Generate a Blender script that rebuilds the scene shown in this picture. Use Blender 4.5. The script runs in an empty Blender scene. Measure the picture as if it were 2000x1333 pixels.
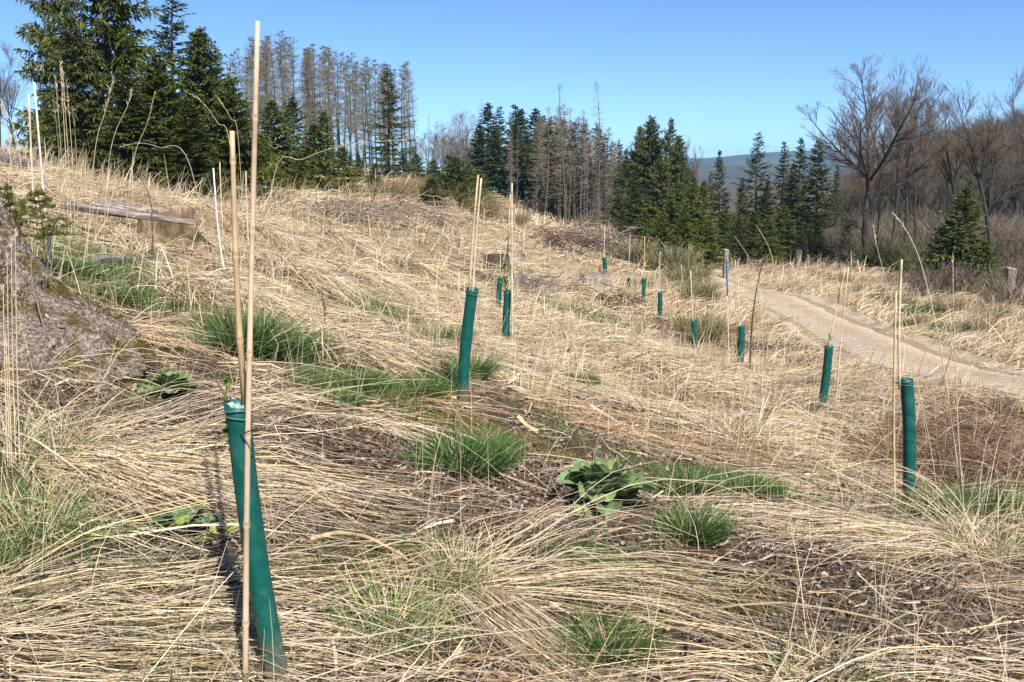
import bpy, math, random
import numpy as np
from mathutils import Vector

# ------------------------------------------------------------------ camera, sky, sun
sc = bpy.context.scene
C = sc.collection
F = 1945.0                       # focal length in photo pixels (photo is 2000 x 1333)
CZ = 1.45                        # eye height
PITCH = math.atan(336.5 / F)
cam_d = bpy.data.cameras.new("camera")
cam = bpy.data.objects.new("camera", cam_d)
C.objects.link(cam)
cam.location = (0, 0, CZ)
cam.rotation_euler = (math.pi / 2 - PITCH, 0, 0)
cam_d.sensor_width = 36.0
cam_d.lens = 36.0 * F / 2000.0
cam_d.clip_start = 0.05
cam_d.clip_end = 12000
sc.camera = cam

SUN_AZ, SUN_EL = math.radians(157), math.radians(44)
world = bpy.data.worlds.new("World")
sc.world = world
world.use_nodes = True
wn = world.node_tree.nodes
sky = wn.new("ShaderNodeTexSky")
sky.sky_type = 'NISHITA'
sky.sun_disc = False
sky.sun_elevation = SUN_EL
sky.sun_rotation = SUN_AZ
sky.air_density = 0.56
sky.dust_density = 0.0
sky.ozone_density = 8.0
world.node_tree.links.new(sky.outputs[0], wn["Background"].inputs[0])
wn["Background"].inputs[1].default_value = 0.104
sun_d = bpy.data.lights.new("sun", 'SUN')
sun_d.energy = 5.0
sun_d.angle = math.radians(0.55)
sun_d.color = (1.0, 0.94, 0.85)
sun = bpy.data.objects.new("sun", sun_d)
C.objects.link(sun)
sv = Vector((math.sin(SUN_AZ) * math.cos(SUN_EL), math.cos(SUN_AZ) * math.cos(SUN_EL), math.sin(SUN_EL)))
sun.rotation_euler = sv.to_track_quat('Z', 'Y').to_euler()
sc.view_settings.view_transform = 'Standard'
sc.view_settings.look = 'None'
sc.view_settings.exposure = 0.72
sc.view_settings.gamma = 1.0
sc.cycles.max_bounces = 6
sc.cycles.diffuse_bounces = 2
sc.cycles.glossy_bounces = 2
sc.cycles.transmission_bounces = 3
sc.cycles.transparent_max_bounces = 4
sc.cycles.volume_bounces = 0
sc.cycles.use_denoising = True
sc.cycles.denoiser = 'OPENIMAGEDENOISE'
sc.cycles.denoising_input_passes = 'RGB_ALBEDO_NORMAL'
sc.cycles.denoising_prefilter = 'ACCURATE'

RNG = np.random.default_rng(7)

# ------------------------------------------------------------------ helpers
def new_mat(name):
    m = bpy.data.materials.new(name)
    m.use_nodes = True
    return m, m.node_tree.nodes, m.node_tree.links


def strand_mat(name, rough=0.6, trans=0.3, spec=0.25, tint=(1, 1, 1)):
    """Grass, needles, leaves, twigs: the albedo is the strand's own colour attribute."""
    m, n, l = new_mat(name)
    b = n["Principled BSDF"]
    a = n.new("ShaderNodeAttribute"); a.attribute_name = "col"
    nz = n.new("ShaderNodeTexNoise"); nz.inputs["Scale"].default_value = 35
    geo = n.new("ShaderNodeNewGeometry")
    l.new(geo.outputs["Position"], nz.inputs["Vector"])
    mr = n.new("ShaderNodeMapRange"); mr.inputs[3].default_value = 0.75; mr.inputs[4].default_value = 1.25
    l.new(nz.outputs[0], mr.inputs[0])
    vm = n.new("ShaderNodeVectorMath"); vm.operation = 'SCALE'
    l.new(a.outputs["Color"], vm.inputs[0]); l.new(mr.outputs[0], vm.inputs[3])
    l.new(vm.outputs[0], b.inputs["Base Color"])
    b.inputs["Roughness"].default_value = rough
    b.inputs["Specular IOR Level"].default_value = spec
    if trans > 0:
        t = n.new("ShaderNodeBsdfTranslucent")
        l.new(vm.outputs[0], t.inputs[0])
        mx = n.new("ShaderNodeMixShader"); mx.inputs[0].default_value = trans
        l.new(b.outputs[0], mx.inputs[1]); l.new(t.outputs[0], mx.inputs[2])
        l.new(mx.outputs[0], n["Material Output"].inputs[0])
    return m


def noise_mat(name, stops, scale=(8, 8, 8), detail=6, rough=0.8, bump=0.4, bdist=0.02, coord="Object", second=None, spec=0.25):
    """Colour ramp over a stretched noise plus a bump; second = (stops colour, scale, lo, hi) mixes a patchy second colour in."""
    m, n, l = new_mat(name)
    b = n["Principled BSDF"]
    tc = n.new("ShaderNodeTexCoord")
    mp = n.new("ShaderNodeMapping"); mp.inputs["Scale"].default_value = scale
    l.new(tc.outputs[coord], mp.inputs[0])
    nz = n.new("ShaderNodeTexNoise"); nz.inputs["Scale"].default_value = 1; nz.inputs["Detail"].default_value = detail
    nz.inputs["Roughness"].default_value = 0.65
    l.new(mp.outputs[0], nz.inputs["Vector"])
    cr = n.new("ShaderNodeValToRGB")
    els = cr.color_ramp.elements
    els[0].position, els[0].color = stops[0][0], (*stops[0][1], 1)
    els[1].position, els[1].color = stops[-1][0], (*stops[-1][1], 1)
    for p, c in stops[1:-1]:
        e = els.new(p); e.color = (*c, 1)
    l.new(nz.outputs[0], cr.inputs[0])
    out = cr.outputs[0]
    if second:
        c2, s2, lo, hi = second
        n2 = n.new("ShaderNodeTexNoise"); n2.inputs["Scale"].default_value = s2; n2.inputs["Detail"].default_value = 5
        l.new(tc.outputs[coord], n2.inputs["Vector"])
        mr = n.new("ShaderNodeMapRange"); mr.inputs[1].default_value = lo; mr.inputs[2].default_value = hi
        l.new(n2.outputs[0], mr.inputs[0])
        mx = n.new("ShaderNodeMix"); mx.data_type = 'RGBA'
        l.new(mr.outputs[0], mx.inputs[0]); l.new(out, mx.inputs[6]); mx.inputs[7].default_value = (*c2, 1)
        out = mx.outputs[2]
    l.new(out, b.inputs["Base Color"])
    b.inputs["Roughness"].default_value = rough
    b.inputs["Specular IOR Level"].default_value = spec
    if bump:
        bp = n.new("ShaderNodeBump"); bp.inputs["Strength"].default_value = bump; bp.inputs["Distance"].default_value = bdist
        l.new(nz.outputs[0], bp.inputs["Height"]); l.new(bp.outputs[0], b.inputs["Normal"])
    return m


class Geo:
    """Collects ribbons, tubes and faces (vectorised) and links them as ONE mesh."""
    def __init__(self):
        self.v, self.q, self.t, self.c, self.n = [], [], [], [], 0

    def raw(self, v, quads=None, tris=None, col=(1, 1, 1)):
        v = np.asarray(v, np.float32).reshape(-1, 3)
        c = np.broadcast_to(np.asarray(col, np.float32), v.shape)
        if quads is not None and len(quads): self.q.append(np.asarray(quads, np.int64).reshape(-1, 4) + self.n)
        if tris is not None and len(tris): self.t.append(np.asarray(tris, np.int64).reshape(-1, 3) + self.n)
        self.v.append(v); self.c.append(c); self.n += len(v)

    def ribbons(self, P, W, col, ref=None):
        """P (N,K,3), W (N,K) or (N,1), col (N,3) or (N,K,3), ref (N,3) rolls the ribbon."""
        P = np.asarray(P, np.float64)
        N, K, _ = P.shape
        if N == 0: return
        T = np.gradient(P, axis=1)
        if ref is None: ref = RNG.normal(size=(N, 3))
        S = np.cross(T, ref[:, None, :])
        S /= np.linalg.norm(S, axis=2, keepdims=True) + 1e-9
        W = np.broadcast_to(W, (N, K))[..., None] * 0.5
        V = np.stack([P - S * W, P + S * W], axis=2)
        idx = np.arange(N * K * 2).reshape(N, K, 2)
        Q = np.stack([idx[:, :-1, 0], idx[:, :-1, 1], idx[:, 1:, 1], idx[:, 1:, 0]], axis=-1)
        col = np.asarray(col, np.float32)
        if col.ndim == 2: col = col[:, None, :]
        col = np.broadcast_to(col[:, :, None, :], (N, K, 2, 3)) if col.shape[1] in (1, K) else col
        self.raw(V.reshape(-1, 3), Q.reshape(-1, 4), None, np.ascontiguousarray(col).reshape(-1, 3))

    def tubes(self, P, R, col, sides=5, cap=False):
        P = np.asarray(P, np.float64)
        N, K, _ = P.shape
        if N == 0: return
        T = np.gradient(P, axis=1)
        T /= np.linalg.norm(T, axis=2, keepdims=True) + 1e-9
        m = T.mean(axis=1)
        ref = np.where(np.abs(m[:, 2:3]) > 0.8, np.array([[1.0, 0, 0]]), np.array([[0, 0, 1.0]]))[:, None, :]
        A = np.cross(T, ref); A /= np.linalg.norm(A, axis=2, keepdims=True) + 1e-9
        B = np.cross(T, A)
        th = np.arange(sides) * 2 * np.pi / sides
        R = np.broadcast_to(R, (N, K))[..., None, None]
        V = P[:, :, None, :] + R * (A[:, :, None, :] * np.cos(th)[:, None] + B[:, :, None, :] * np.sin(th)[:, None])
        idx = np.arange(N * K * sides).reshape(N, K, sides)
        nx = np.roll(idx, -1, axis=2)
        Q = np.stack([idx[:, :-1], nx[:, :-1], nx[:, 1:], idx[:, 1:]], axis=-1)
        col = np.asarray(col, np.float32)
        if col.ndim == 1: col = np.broadcast_to(col, (N, 3))
        if col.ndim == 2: col = col[:, None, :]
        col = np.broadcast_to(col[:, :, None, :], (N, K, sides, 3))
        base = self.n
        self.raw(V.reshape(-1, 3), Q.reshape(-1, 4), None, np.ascontiguousarray(col).reshape(-1, 3))
        if cap:
            for i in range(N):
                for k in (0, K - 1):
                    ring = V[i, k]; c = ring.mean(0)
                    vv = np.vstack([ring, c[None]])
                    tr = [(a, (a + 1) % sides, sides) if k else ((a + 1) % sides, a, sides) for a in range(sides)]
                    self.raw(vv, None, tr, col[i, k, 0])

    def mesh(self, name, mat, smooth=False):
        me = bpy.data.meshes.new(name)
        V = np.concatenate(self.v); Cc = np.concatenate(self.c)
        Q = np.concatenate(self.q) if self.q else np.zeros((0, 4), np.int64)
        T = np.concatenate(self.t) if self.t else np.zeros((0, 3), np.int64)
        me.vertices.add(len(V)); me.vertices.foreach_set("co", V.astype(np.float32).ravel())
        nl = Q.size + T.size
        me.loops.add(nl); me.loops.foreach_set("vertex_index", np.concatenate([Q.ravel(), T.ravel()]).astype(np.int32))
        npoly = len(Q) + len(T)
        me.polygons.add(npoly)
        st = np.concatenate([np.arange(len(Q)) * 4, Q.size + np.arange(len(T)) * 3]).astype(np.int32)
        me.polygons.foreach_set("loop_start", st)
        if smooth: me.polygons.foreach_set("use_smooth", np.ones(npoly, bool))
        at = me.attributes.new("col", 'FLOAT_COLOR', 'POINT')
        at.data.foreach_set("color", np.hstack([Cc, np.ones((len(Cc), 1))]).astype(np.float32).ravel())
        me.update(calc_edges=True)
        me.materials.append(mat)
        return me

    def build(self, name, mat, parent=None, smooth=False):
        return link(name, self.mesh(name, mat, smooth), parent)


def link(name, me, parent=None):
    o = bpy.data.objects.new(name, me)
    C.objects.link(o)
    if parent is not None: o.parent = parent
    return o


def tag(o, label=None, cat=None, group=None, kind=None):
    if label: o["label"] = label
    if cat: o["category"] = cat
    if group: o["group"] = group
    if kind: o["kind"] = kind
    return o


def thing(name, label, cat, loc=(0, 0, 0), rotz=0.0, group=None, scale=(1, 1, 1)):
    o = link(name, None)
    o.empty_display_size = 0.2
    o.location = loc; o.rotation_euler = (0, 0, rotz); o.scale = scale
    return tag(o, label, cat, group)


def hash2(ix, iy, s):
    h = (ix.astype(np.int64) * 374761393 + iy.astype(np.int64) * 668265263 + s * 974634777) & 0x7fffffff
    h = ((h ^ (h >> 13)) * 1274126177) & 0x7fffffff
    return ((h ^ (h >> 16)) & 0xffff) / 65535.0


def vnoise(x, y, s=0):
    x0, y0 = np.floor(x), np.floor(y)
    fx, fy = x - x0, y - y0
    fx = fx * fx * (3 - 2 * fx); fy = fy * fy * (3 - 2 * fy)
    a, b = hash2(x0, y0, s), hash2(x0 + 1, y0, s)
    c, d = hash2(x0, y0 + 1, s), hash2(x0 + 1, y0 + 1, s)
    return (a + (b - a) * fx) * (1 - fy) + (c + (d - c) * fx) * fy - 0.5


def fbm(x, y, s=0, oct=3):
    r = 0; a = 1.0
    for i in range(oct):
        r = r + a * vnoise(x * 2 ** i + 17.3 * i, y * 2 ** i - 9.1 * i, s + i); a *= 0.5
    return r


def sstep(a, b, x):
    t = np.clip((x - a) / (b - a), 0, 1)
    return t * t * (3 - 2 * t)


# ------------------------------------------------------------------ picture -> place
ct, st_ = math.cos(PITCH), math.sin(PITCH)
def ray(px, py):
    u, v = (px - 1000.0) / F, (666.5 - py) / F
    return np.array([u, ct + v * st_, -st_ + v * ct])
def at(px, py, d):
    r = ray(px, py)
    return np.array([0, 0, CZ]) + r * (d / r[1])

# ------------------------------------------------------------------ lie of the land
CTRL = [(545, 1325, 2.5), (905, 787, 6.1), (1777, 1003, 5.45), (1607, 803, 10.9), (1447, 718, 17.5), (990, 688, 11.8),
        (1257, 595, 28), (1355, 692, 21), (1180, 535, 40), (941, 517, 36), (310, 478, 9.7), (150, 715, 4.7), (30, 352, 13),
        (0, 900, 3.4), (0, 1330, 2.4), (1000, 1330, 2.6), (2000, 1330, 2.75), (2000, 1000, 5.2), (1180, 1000, 3.95),
        (400, 420, 16), (400, 390, 24), (700, 402, 28), (850, 398, 40), (990, 420, 62), (960, 378, 84), (1200, 470, 62),
        (1300, 500, 55), (1400, 556, 40), (1500, 580, 31), (1580, 620, 26), (1700, 682, 20), (1830, 727, 17.3), (2000, 757, 15.2),
        (1560, 530, 48), (1690, 522, 45), (1970, 592, 30), (1900, 655, 21), (2000, 560, 42), (250, 385, 30), (30, 335, 22),
        (-300, 345, 60), (1500, 465, 80), (1400, 440, 100), (1800, 490, 85), (620, 385, 70), (760, 380, 75), (1100, 440, 85),
        (974, 613, 17.5), (1290, 627, 24), (2000, 330, 150), (1760, 430, 150), (2600, 180, 170), (1980, 300, 190), (1620, 400, 180)]
cp = [at(*c) for c in CTRL]
cp += [np.array(p, float) for p in [(0, -8, .2), (-14, -5, 2.0), (14, -5, -1.8), (-22, 15, 3.6), (-35, 32, 4.2), (-8, 3, .9),
        (12, 6, -2.1), (30, 8, -4), (45, 40, -3.6), (-80, 90, 2), (-60, 150, 0), (0, 160, -6), (60, 240, -2), (0, 260, -9), (-120, 20, 6),
        (120, 20, -6), (-40, -60, 4), (40, -60, -4), (140, 140, 8), (-150, 200, 0)]]
cp = np.array(cp)
def _tps(d2): return np.where(d2 > 1e-12, d2 * np.log(d2 + 1e-12), 0.0)
_n = len(cp)
SC_ = 30.0
X_ = cp[:, :2] / SC_
_A = np.zeros((_n + 3, _n + 3))
_A[:_n, :_n] = _tps(((X_[:, None] - X_[None]) ** 2).sum(-1)) + np.eye(_n) * 2e-4
_A[:_n, _n] = 1; _A[:_n, _n + 1:] = X_
_A[_n, :_n] = 1; _A[_n + 1:, :_n] = X_.T
_w = np.linalg.solve(_A, np.concatenate([cp[:, 2], np.zeros(3)]))
GX0, GY0, GS = -160.0, -70.0, 0.5
gx = np.arange(GX0, 175, GS); gy = np.arange(GY0, 280, GS)
GRID = np.zeros((len(gy), len(gx)), np.float64)
for j, yy in enumerate(gy):
    p = np.stack([gx, np.full_like(gx, yy)], 1) / SC_
    GRID[j] = _tps(((p[:, None] - X_[None]) ** 2).sum(-1)) @ _w[:_n] + _w[_n] + p @ _w[_n + 1:]
GRID = np.clip(GRID, -14, 22)

TRK = np.array([at(*c)[:2] for c in [(1330, 540, 47), (1392, 552, 41), (1450, 561, 36), (1508, 582, 31), (1588, 620, 26), (1718, 682, 20),
                                     (1850, 722, 17.3), (2010, 752, 15.2)]] + [[8.6, 11.0], [9.6, 6.0], [10.5, 0.0], [11.5, -12.0]])
def _catmull(P, n=14):
    out = []
    Q = np.vstack([2 * P[0] - P[1], P, 2 * P[-1] - P[-2]])
    for i in range(1, len(Q) - 2):
        t = np.linspace(0, 1, n, endpoint=False)[:, None]
        a, b, c, d = Q[i - 1], Q[i], Q[i + 1], Q[i + 2]
        out.append(0.5 * (2 * b + (c - a) * t + (2 * a - 5 * b + 4 * c - d) * t ** 2 + (3 * b - a - 3 * c + d) * t ** 3))
    return np.vstack(out + [P[-1:]])
TRKS = _catmull(TRK)
def track_dist(x, y):
    sh = np.shape(x); x = np.ravel(x); y = np.ravel(y)
    r = np.full(x.shape, 99.0)
    m = (x > 1) & (x < 17) & (y > -16) & (y < 54)
    if m.any():
        P = np.stack([x[m], y[m]], 1)
        best = np.full(len(P), 99.0)
        for i in range(0, len(TRKS) - 1, 1):
            a, b = TRKS[i], TRKS[i + 1]
            ab = b - a
            t = np.clip(((P - a) @ ab) / (ab @ ab), 0, 1)[:, None]
            best = np.minimum(best, np.hypot(*(P - a - t * ab).T))
        r[m] = best
    return r.reshape(sh)
TW = 1.14

def Hs(x, y):
    fx = np.clip((x - GX0) / GS, 0, len(gx) - 1.001); fy = np.clip((y - GY0) / GS, 0, len(gy) - 1.001)
    ix, iy = fx.astype(int), fy.astype(int)
    fx, fy = fx - ix, fy - iy
    return (GRID[iy, ix] * (1 - fx) + GRID[iy, ix + 1] * fx) * (1 - fy) + (GRID[iy + 1, ix] * (1 - fx) + GRID[iy + 1, ix + 1] * fx) * fy
PIN = [(at(*c)[:2], .35 + .04 * c[2]) for c in [(545, 1322, 2.5), (905, 778, 6.1), (1778, 987, 5.45), (1606, 797, 10.9), (1447, 712, 17.5), (990, 678, 11.8), (974, 613, 17.5), (1357, 694, 21), (1290, 627, 24), (1256, 596, 28)]]
def H(x, y):
    x = np.asarray(x, float); y = np.asarray(y, float)
    r = np.hypot(x, y)
    td = sstep(TW - 0.1, TW + 1.2, track_dist(x, y))
    b = 0.07 * fbm(x * 0.9, y * 0.9, 3, 2) + 0.045 * fbm(x * 4, y * 4, 11, 3)
    b = b + sstep(5, 14, r) * 0.30 * fbm(x * 0.45, y * 0.45, 5, 2) + sstep(30, 90, r) * 0.9 * fbm(x * 0.1, y * 0.1, 8, 2)
    for c, q in PIN: b = b * (1 - np.exp(-((x - c[0]) ** 2 + (y - c[1]) ** 2) / (q * q)))
    far = sstep(170, 260, np.maximum(np.abs(x), np.abs(y)))
    z = Hs(x, y) * (1 - far) - 11.0 * far
    return z + b * td
def H1(x, y): return float(H(np.array([x]), np.array([y]))[0])
def ground_at(px, py):
    """Where the sight line through a photo pixel meets the ground."""
    r = ray(px, py)
    t = np.geomspace(1.2, 150, 1500)
    x, y, z = r[0] * t, r[1] * t, CZ + r[2] * t
    k = np.argmax(z < H(x, y))
    return np.array([x[k], y[k], H1(x[k], y[k])])

# masks over the ground: 1 = bare litter patch, green patches, moss
BARE = [(1090, 860, 1.0, .9), (760, 1010, .6, .22), (1250, 1120, .4, .18), (1650, 1120, .4, .25), (560, 1180, .3, .12), (1230, 800, .5, .9), (960, 790, .5, .4), (690, 990, .35, .18), (1120, 560, 1.2, 2.0), (930, 545, 1.0, 1.5), (1420, 1130, .3, .3),
        (330, 715, .4, .4), (700, 900, .7, .22), (620, 1080, .3, .2), (1500, 1180, .5, .35), (1000, 960, .7, .25), (350, 1110, .25, .2), (1300, 940, .5, .3)]
GREEN = [(510, 655, .35, .55), (150, 520, .5, .8), (690, 755, .35, .3), (1420, 950, .32, .25), (1180, 1110, .3, .15), (60, 1030, .35, .25),
         (760, 1240, .3, .12), (1990, 1000, .5, .4), (580, 690, .25, .25), (270, 570, .5, .6), (1150, 620, 1.2, 1.2), (700, 590, .6, .6)]
MOSS = [(880, 805, .6, .28), (1045, 880, .28, .2), (1370, 1160, .3, .18), (660, 805, .5, .25), (930, 840, .5, .2), (1130, 760, .3, .2)]
def _blob(lst):
    return [(ground_at(a, b)[:2], c, d) for a, b, c, d in lst]
BARE_W, GREEN_W, MOSS_W = _blob(BARE), _blob(GREEN), _blob(MOSS)
def mask(W, x, y, ns=2.5, seed=21):
    r = np.zeros(np.shape(x))
    w = 0.9 * fbm(x * ns, y * ns, seed, 3)
    for (c, a, b) in W:
        q = ((x - c[0]) / a) ** 2 + ((y - c[1]) / b) ** 2
        r = np.maximum(r, sstep(1.3, 0.5, np.sqrt(q) + w))
    return r
def bare(x, y): return np.maximum(mask(BARE_W, x, y), 0.0)
def green(x, y): return mask(GREEN_W, x, y, 3.0, 31)
CLEAR = [(1178, 992, .34), (335, 775, .22), (360, 1045, .2), (905, 900, .22), (645, 790, .14), (815, 775, .16), (690, 755, .16), (860, 755, .15), (925, 745, .15), (885, 670, .15),
         (1350, 1050, .12), (1440, 965, .2), (1340, 965, .12), (1185, 1285, .12), (1150, 1130, .12), (470, 690, .2), (540, 700, .22), (430, 665, .2), (308, 500, .5), (905, 790, .2), (870, 812, .3), (1045, 880, .22), (1370, 1160, .2), (260, 690, .12), (130, 715, .3), (975, 680, .3), (990, 700, .5), (1606, 812, .4), (1447, 728, .45), (1357, 708, .45), (1780, 1010, .22), (1880, 890, .55), (1970, 900, .5), (1850, 960, .35)]
CLEAR_W = [(ground_at(a, b)[:2], r) for a, b, r in CLEAR]
def clear(x, y):
    k = np.zeros(np.shape(x))
    for c, r in CLEAR_W: k = np.maximum(k, sstep(1.25 * r, .7 * r, np.hypot(x - c[0], (y - c[1]) * .8)))
    return k

# ------------------------------------------------------------------ ground sheet
def ground_mat():
    m, n, l = new_mat("ground_litter")
    b = n["Principled BSDF"]
    geo = n.new("ShaderNodeNewGeometry")
    at_ = n.new("ShaderNodeAttribute"); at_.attribute_name = "col"    # r: straw cover, g: green cover, b: moss
    sep = n.new("ShaderNodeSeparateColor"); l.new(at_.outputs["Color"], sep.inputs[0])
    def noise(scale, detail=6, rough=0.65):
        z = n.new("ShaderNodeTexNoise"); z.inputs["Scale"].default_value = scale; z.inputs["Detail"].default_value = detail
        z.inputs["Roughness"].default_value = rough
        l.new(geo.outputs["Position"], z.inputs["Vector"]); return z
    def ramp(src, stops):
        r = n.new("ShaderNodeValToRGB"); e = r.color_ramp.elements
        e[0].position, e[0].color = stops[0][0], (*stops[0][1], 1); e[1].position, e[1].color = stops[-1][0], (*stops[-1][1], 1)
        for p, c in stops[1:-1]:
            k = e.new(p); k.color = (*c, 1)
        l.new(src, r.inputs[0]); return r
    def mix(f, a, c, amt=None):
        x = n.new("ShaderNodeMix"); x.data_type = 'RGBA'
        if f is not None: l.new(f, x.inputs[0])
        else: x.inputs[0].default_value = amt
        l.new(a, x.inputs[6])
        if isinstance(c, tuple): x.inputs[7].default_value = (*c, 1)
        else: l.new(c, x.inputs[7])
        return x.outputs[2]
    n1, n2, n3 = noise(9), noise(70, 8, 0.75), noise(1.1, 5)
    soil = ramp(n2.outputs[0], [(.38, (.010, .007, .004)), (.49, (.05, .034, .021)), (.60, (.125, .088, .058)), (.78, (.30, .23, .165))])
    vo = n.new("ShaderNodeTexVoronoi"); vo.inputs["Scale"].default_value = 75; l.new(geo.outputs["Position"], vo.inputs["Vector"])
    sepv = n.new("ShaderNodeSeparateColor"); l.new(vo.outputs["Color"], sepv.inputs[0])
    fle = ramp(sepv.outputs[0], [(0.0, (.03, .02, .012)), (.45, (.14, .095, .06)), (.75, (.28, .21, .145)), (1, (.46, .38, .28))])
    soil = mix(None, soil.outputs[0], fle.outputs[0], .3)
    straw = ramp(n2.outputs[0], [(.28, (.10, .07, .04)), (.48, (.34, .25, .15)), (.7, (.52, .40, .24))])
    grn = ramp(n2.outputs[0], [(.3, (.02, .03, .01)), (.6, (.09, .12, .035)), (.8, (.22, .2, .09))])
    c = mix(sep.outputs[0], soil, straw.outputs[0])
    # patchwork of greener and browner ground at a few metres
    pr = n.new("ShaderNodeMapRange"); pr.inputs[1].default_value = .54; pr.inputs[2].default_value = .68; pr.inputs[4].default_value = .55
    l.new(n3.outputs[0], pr.inputs[0])
    c = mix(pr.outputs[0], c, grn.outputs[0])
    c = mix(sep.outputs[1], c, grn.outputs[0])
    mo = ramp(n1.outputs[0], [(.35, (.07, .06, .012)), (.7, (.24, .19, .04))])
    c = mix(sep.outputs[2], c, mo.outputs[0])
    l.new(c, b.inputs["Base Color"])
    b.inputs["Roughness"].default_value = 0.9
    b.inputs["Specular IOR Level"].default_value = 0.15
    bp = n.new("ShaderNodeBump"); bp.inputs["Strength"].default_value = 0.9; bp.inputs["Distance"].default_value = 0.02
    l.new(n2.outputs[0], bp.inputs["Height"]); l.new(bp.outputs[0], b.inputs["Normal"])
    return m


def make_ground():
    rings = np.concatenate([[0.05, 0.5], np.geomspace(1.0, 260, 460), np.geomspace(300, 3000, 14)])
    a1 = np.radians(np.linspace(28, 152, 560))
    a2 = np.radians(np.linspace(152, 388, 90)[1:-1])
    ang = np.concatenate([a1, a2])
    R, A = np.meshgrid(rings, ang, indexing='ij')
    x, y = R * np.cos(A), R * np.sin(A)
    z = H(x, y)
    near = sstep(16, 4, R)
    z = z + near * 0.012 * fbm(x * 22, y * 22, 40, 2)
    bm = bare(x, y)
    straw = np.clip(0.75 - bm + 0.5 * fbm(x * .8, y * .8, 51, 2), 0, 1) * (.12 + .88 * sstep(4, 9, R))
    straw = straw * sstep(170, 60, R)
    gr = np.maximum(0.7 * green(x, y), sstep(45, 100, R) * 0.75 * sstep(40, 15, x))
    td = track_dist(x, y)
    wood = sstep(48, 62, y) * sstep(14, 24, x)
    straw = straw * (1 - wood)
    straw = np.maximum(straw, sstep(3.5, 1.2, td))
    gr = gr * sstep(1.5, 3, td)
    mo = mask(MOSS_W, x, y, 6, 71)
    col = np.stack([straw, gr, mo], -1).reshape(-1, 3)
    nr, na = R.shape
    idx = np.arange(nr * na).reshape(nr, na)
    nx = np.roll(idx, -1, axis=1)
    Q = np.stack([idx[:-1], idx[1:], nx[1:], nx[:-1]], -1).reshape(-1, 4)
    g = Geo(); g.raw(np.stack([x, y, z], -1), Q, None, col)
    o = g.build("ground", ground_mat(), smooth=True)
    tag(o, kind="structure")
make_ground()


def make_track():
    P = TRKS
    T = np.gradient(P, axis=0); T /= np.linalg.norm(T, axis=1, keepdims=True)
    Nn = np.stack([-T[:, 1], T[:, 0]], 1)
    u = np.linspace(-1, 1, 25)
    wob = 0.14 * fbm(np.arange(len(P)) * .35, np.zeros(len(P)), 5, 2)
    w = (TW + 0.3 + 1.6 * wob)[:, None]
    X = P[:, None, :] + Nn[:, None, :] * (u[None, :] * w)[..., None]
    z = Hs(X[..., 0], X[..., 1])
    prof = 0.06 - 0.075 * np.exp(-((np.abs(u) - 0.55) / 0.2) ** 2) - 0.10 * sstep(0.86, 1.0, np.abs(u))
    z = z + prof + 0.02 * fbm(X[..., 0] * 3, X[..., 1] * 3, 9, 2)
    # centre strip mask in r
    c = np.zeros(X.shape[:2] + (3,))
    edge = fbm(X[..., 0] * 2.2, X[..., 1] * 2.2, 19, 3)
    c[..., 0] = np.exp(-(u / 0.22) ** 2)[None, :]
    c[..., 1] = sstep(0.62, 1.0, np.abs(u)[None, :] + .45 * edge)
    n, k = X.shape[:2]
    idx = np.arange(n * k).reshape(n, k)
    Q = np.stack([idx[:-1, :-1], idx[:-1, 1:], idx[1:, 1:], idx[1:, :-1]], -1).reshape(-1, 4)
    g = Geo(); g.raw(np.concatenate([X, z[..., None]], -1), Q[:, ::-1], None, c.reshape(-1, 3))
    m, nn, l = new_mat("sandy_gravel")
    b = nn["Principled BSDF"]; geo = nn.new("ShaderNodeNewGeometry")
    a = nn.new("ShaderNodeAttribute"); a.attribute_name = "col"
    sp = nn.new("ShaderNodeSeparateColor"); l.new(a.outputs["Color"], sp.inputs[0])
    n1 = nn.new("ShaderNodeTexNoise"); n1.inputs["Scale"].default_value = 14; n1.inputs["Detail"].default_value = 8; n1.inputs["Roughness"].default_value = .7
    n2 = nn.new("ShaderNodeTexNoise"); n2.inputs["Scale"].default_value = 1.3; n2.inputs["Detail"].default_value = 5
    for q in (n1, n2): l.new(geo.outputs["Position"], q.inputs["Vector"])
    r = nn.new("ShaderNodeValToRGB"); e = r.color_ramp.elements
    e[0].position, e[0].color = .32, (.27, .22, .165, 1); e[1].position, e[1].color = .66, (.68, .57, .43, 1)
    l.new(n1.outputs[0], r.inputs[0])
    r2 = nn.new("ShaderNodeValToRGB"); e = r2.color_ramp.elements
    e[0].position, e[0].color = .35, (.22, .16, .09, 1); e[1].position, e[1].color = .7, (.46, .35, .2, 1)
    l.new(n1.outputs[0], r2.inputs[0])
    ad = nn.new("ShaderNodeMath"); ad.operation = 'MULTIPLY'; l.new(sp.outputs[0], ad.inputs[0]); l.new(n2.outputs[0], ad.inputs[1])
    mx_ = nn.new("ShaderNodeMath"); mx_.operation = 'MAXIMUM'; l.new(ad.outputs[0], mx_.inputs[0]); l.new(sp.outputs[1], mx_.inputs[1])
    mx = nn.new("ShaderNodeMix"); mx.data_type = 'RGBA'
    l.new(mx_.outputs[0], mx.inputs[0]); l.new(r.outputs[0], mx.inputs[6]); l.new(r2.outputs[0], mx.inputs[7])
    l.new(mx.outputs[2], b.inputs["Base Color"]); b.inputs["Roughness"].default_value = .95; b.inputs["Specular IOR Level"].default_value = .1
    bp = nn.new("ShaderNodeBump"); bp.inputs["Strength"].default_value = .7; bp.inputs["Distance"].default_value = .02
    l.new(n1.outputs[0], bp.inputs["Height"]); l.new(bp.outputs[0], b.inputs["Normal"])
    tag(g.build("track", m, smooth=True), kind="structure")
make_track()


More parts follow.
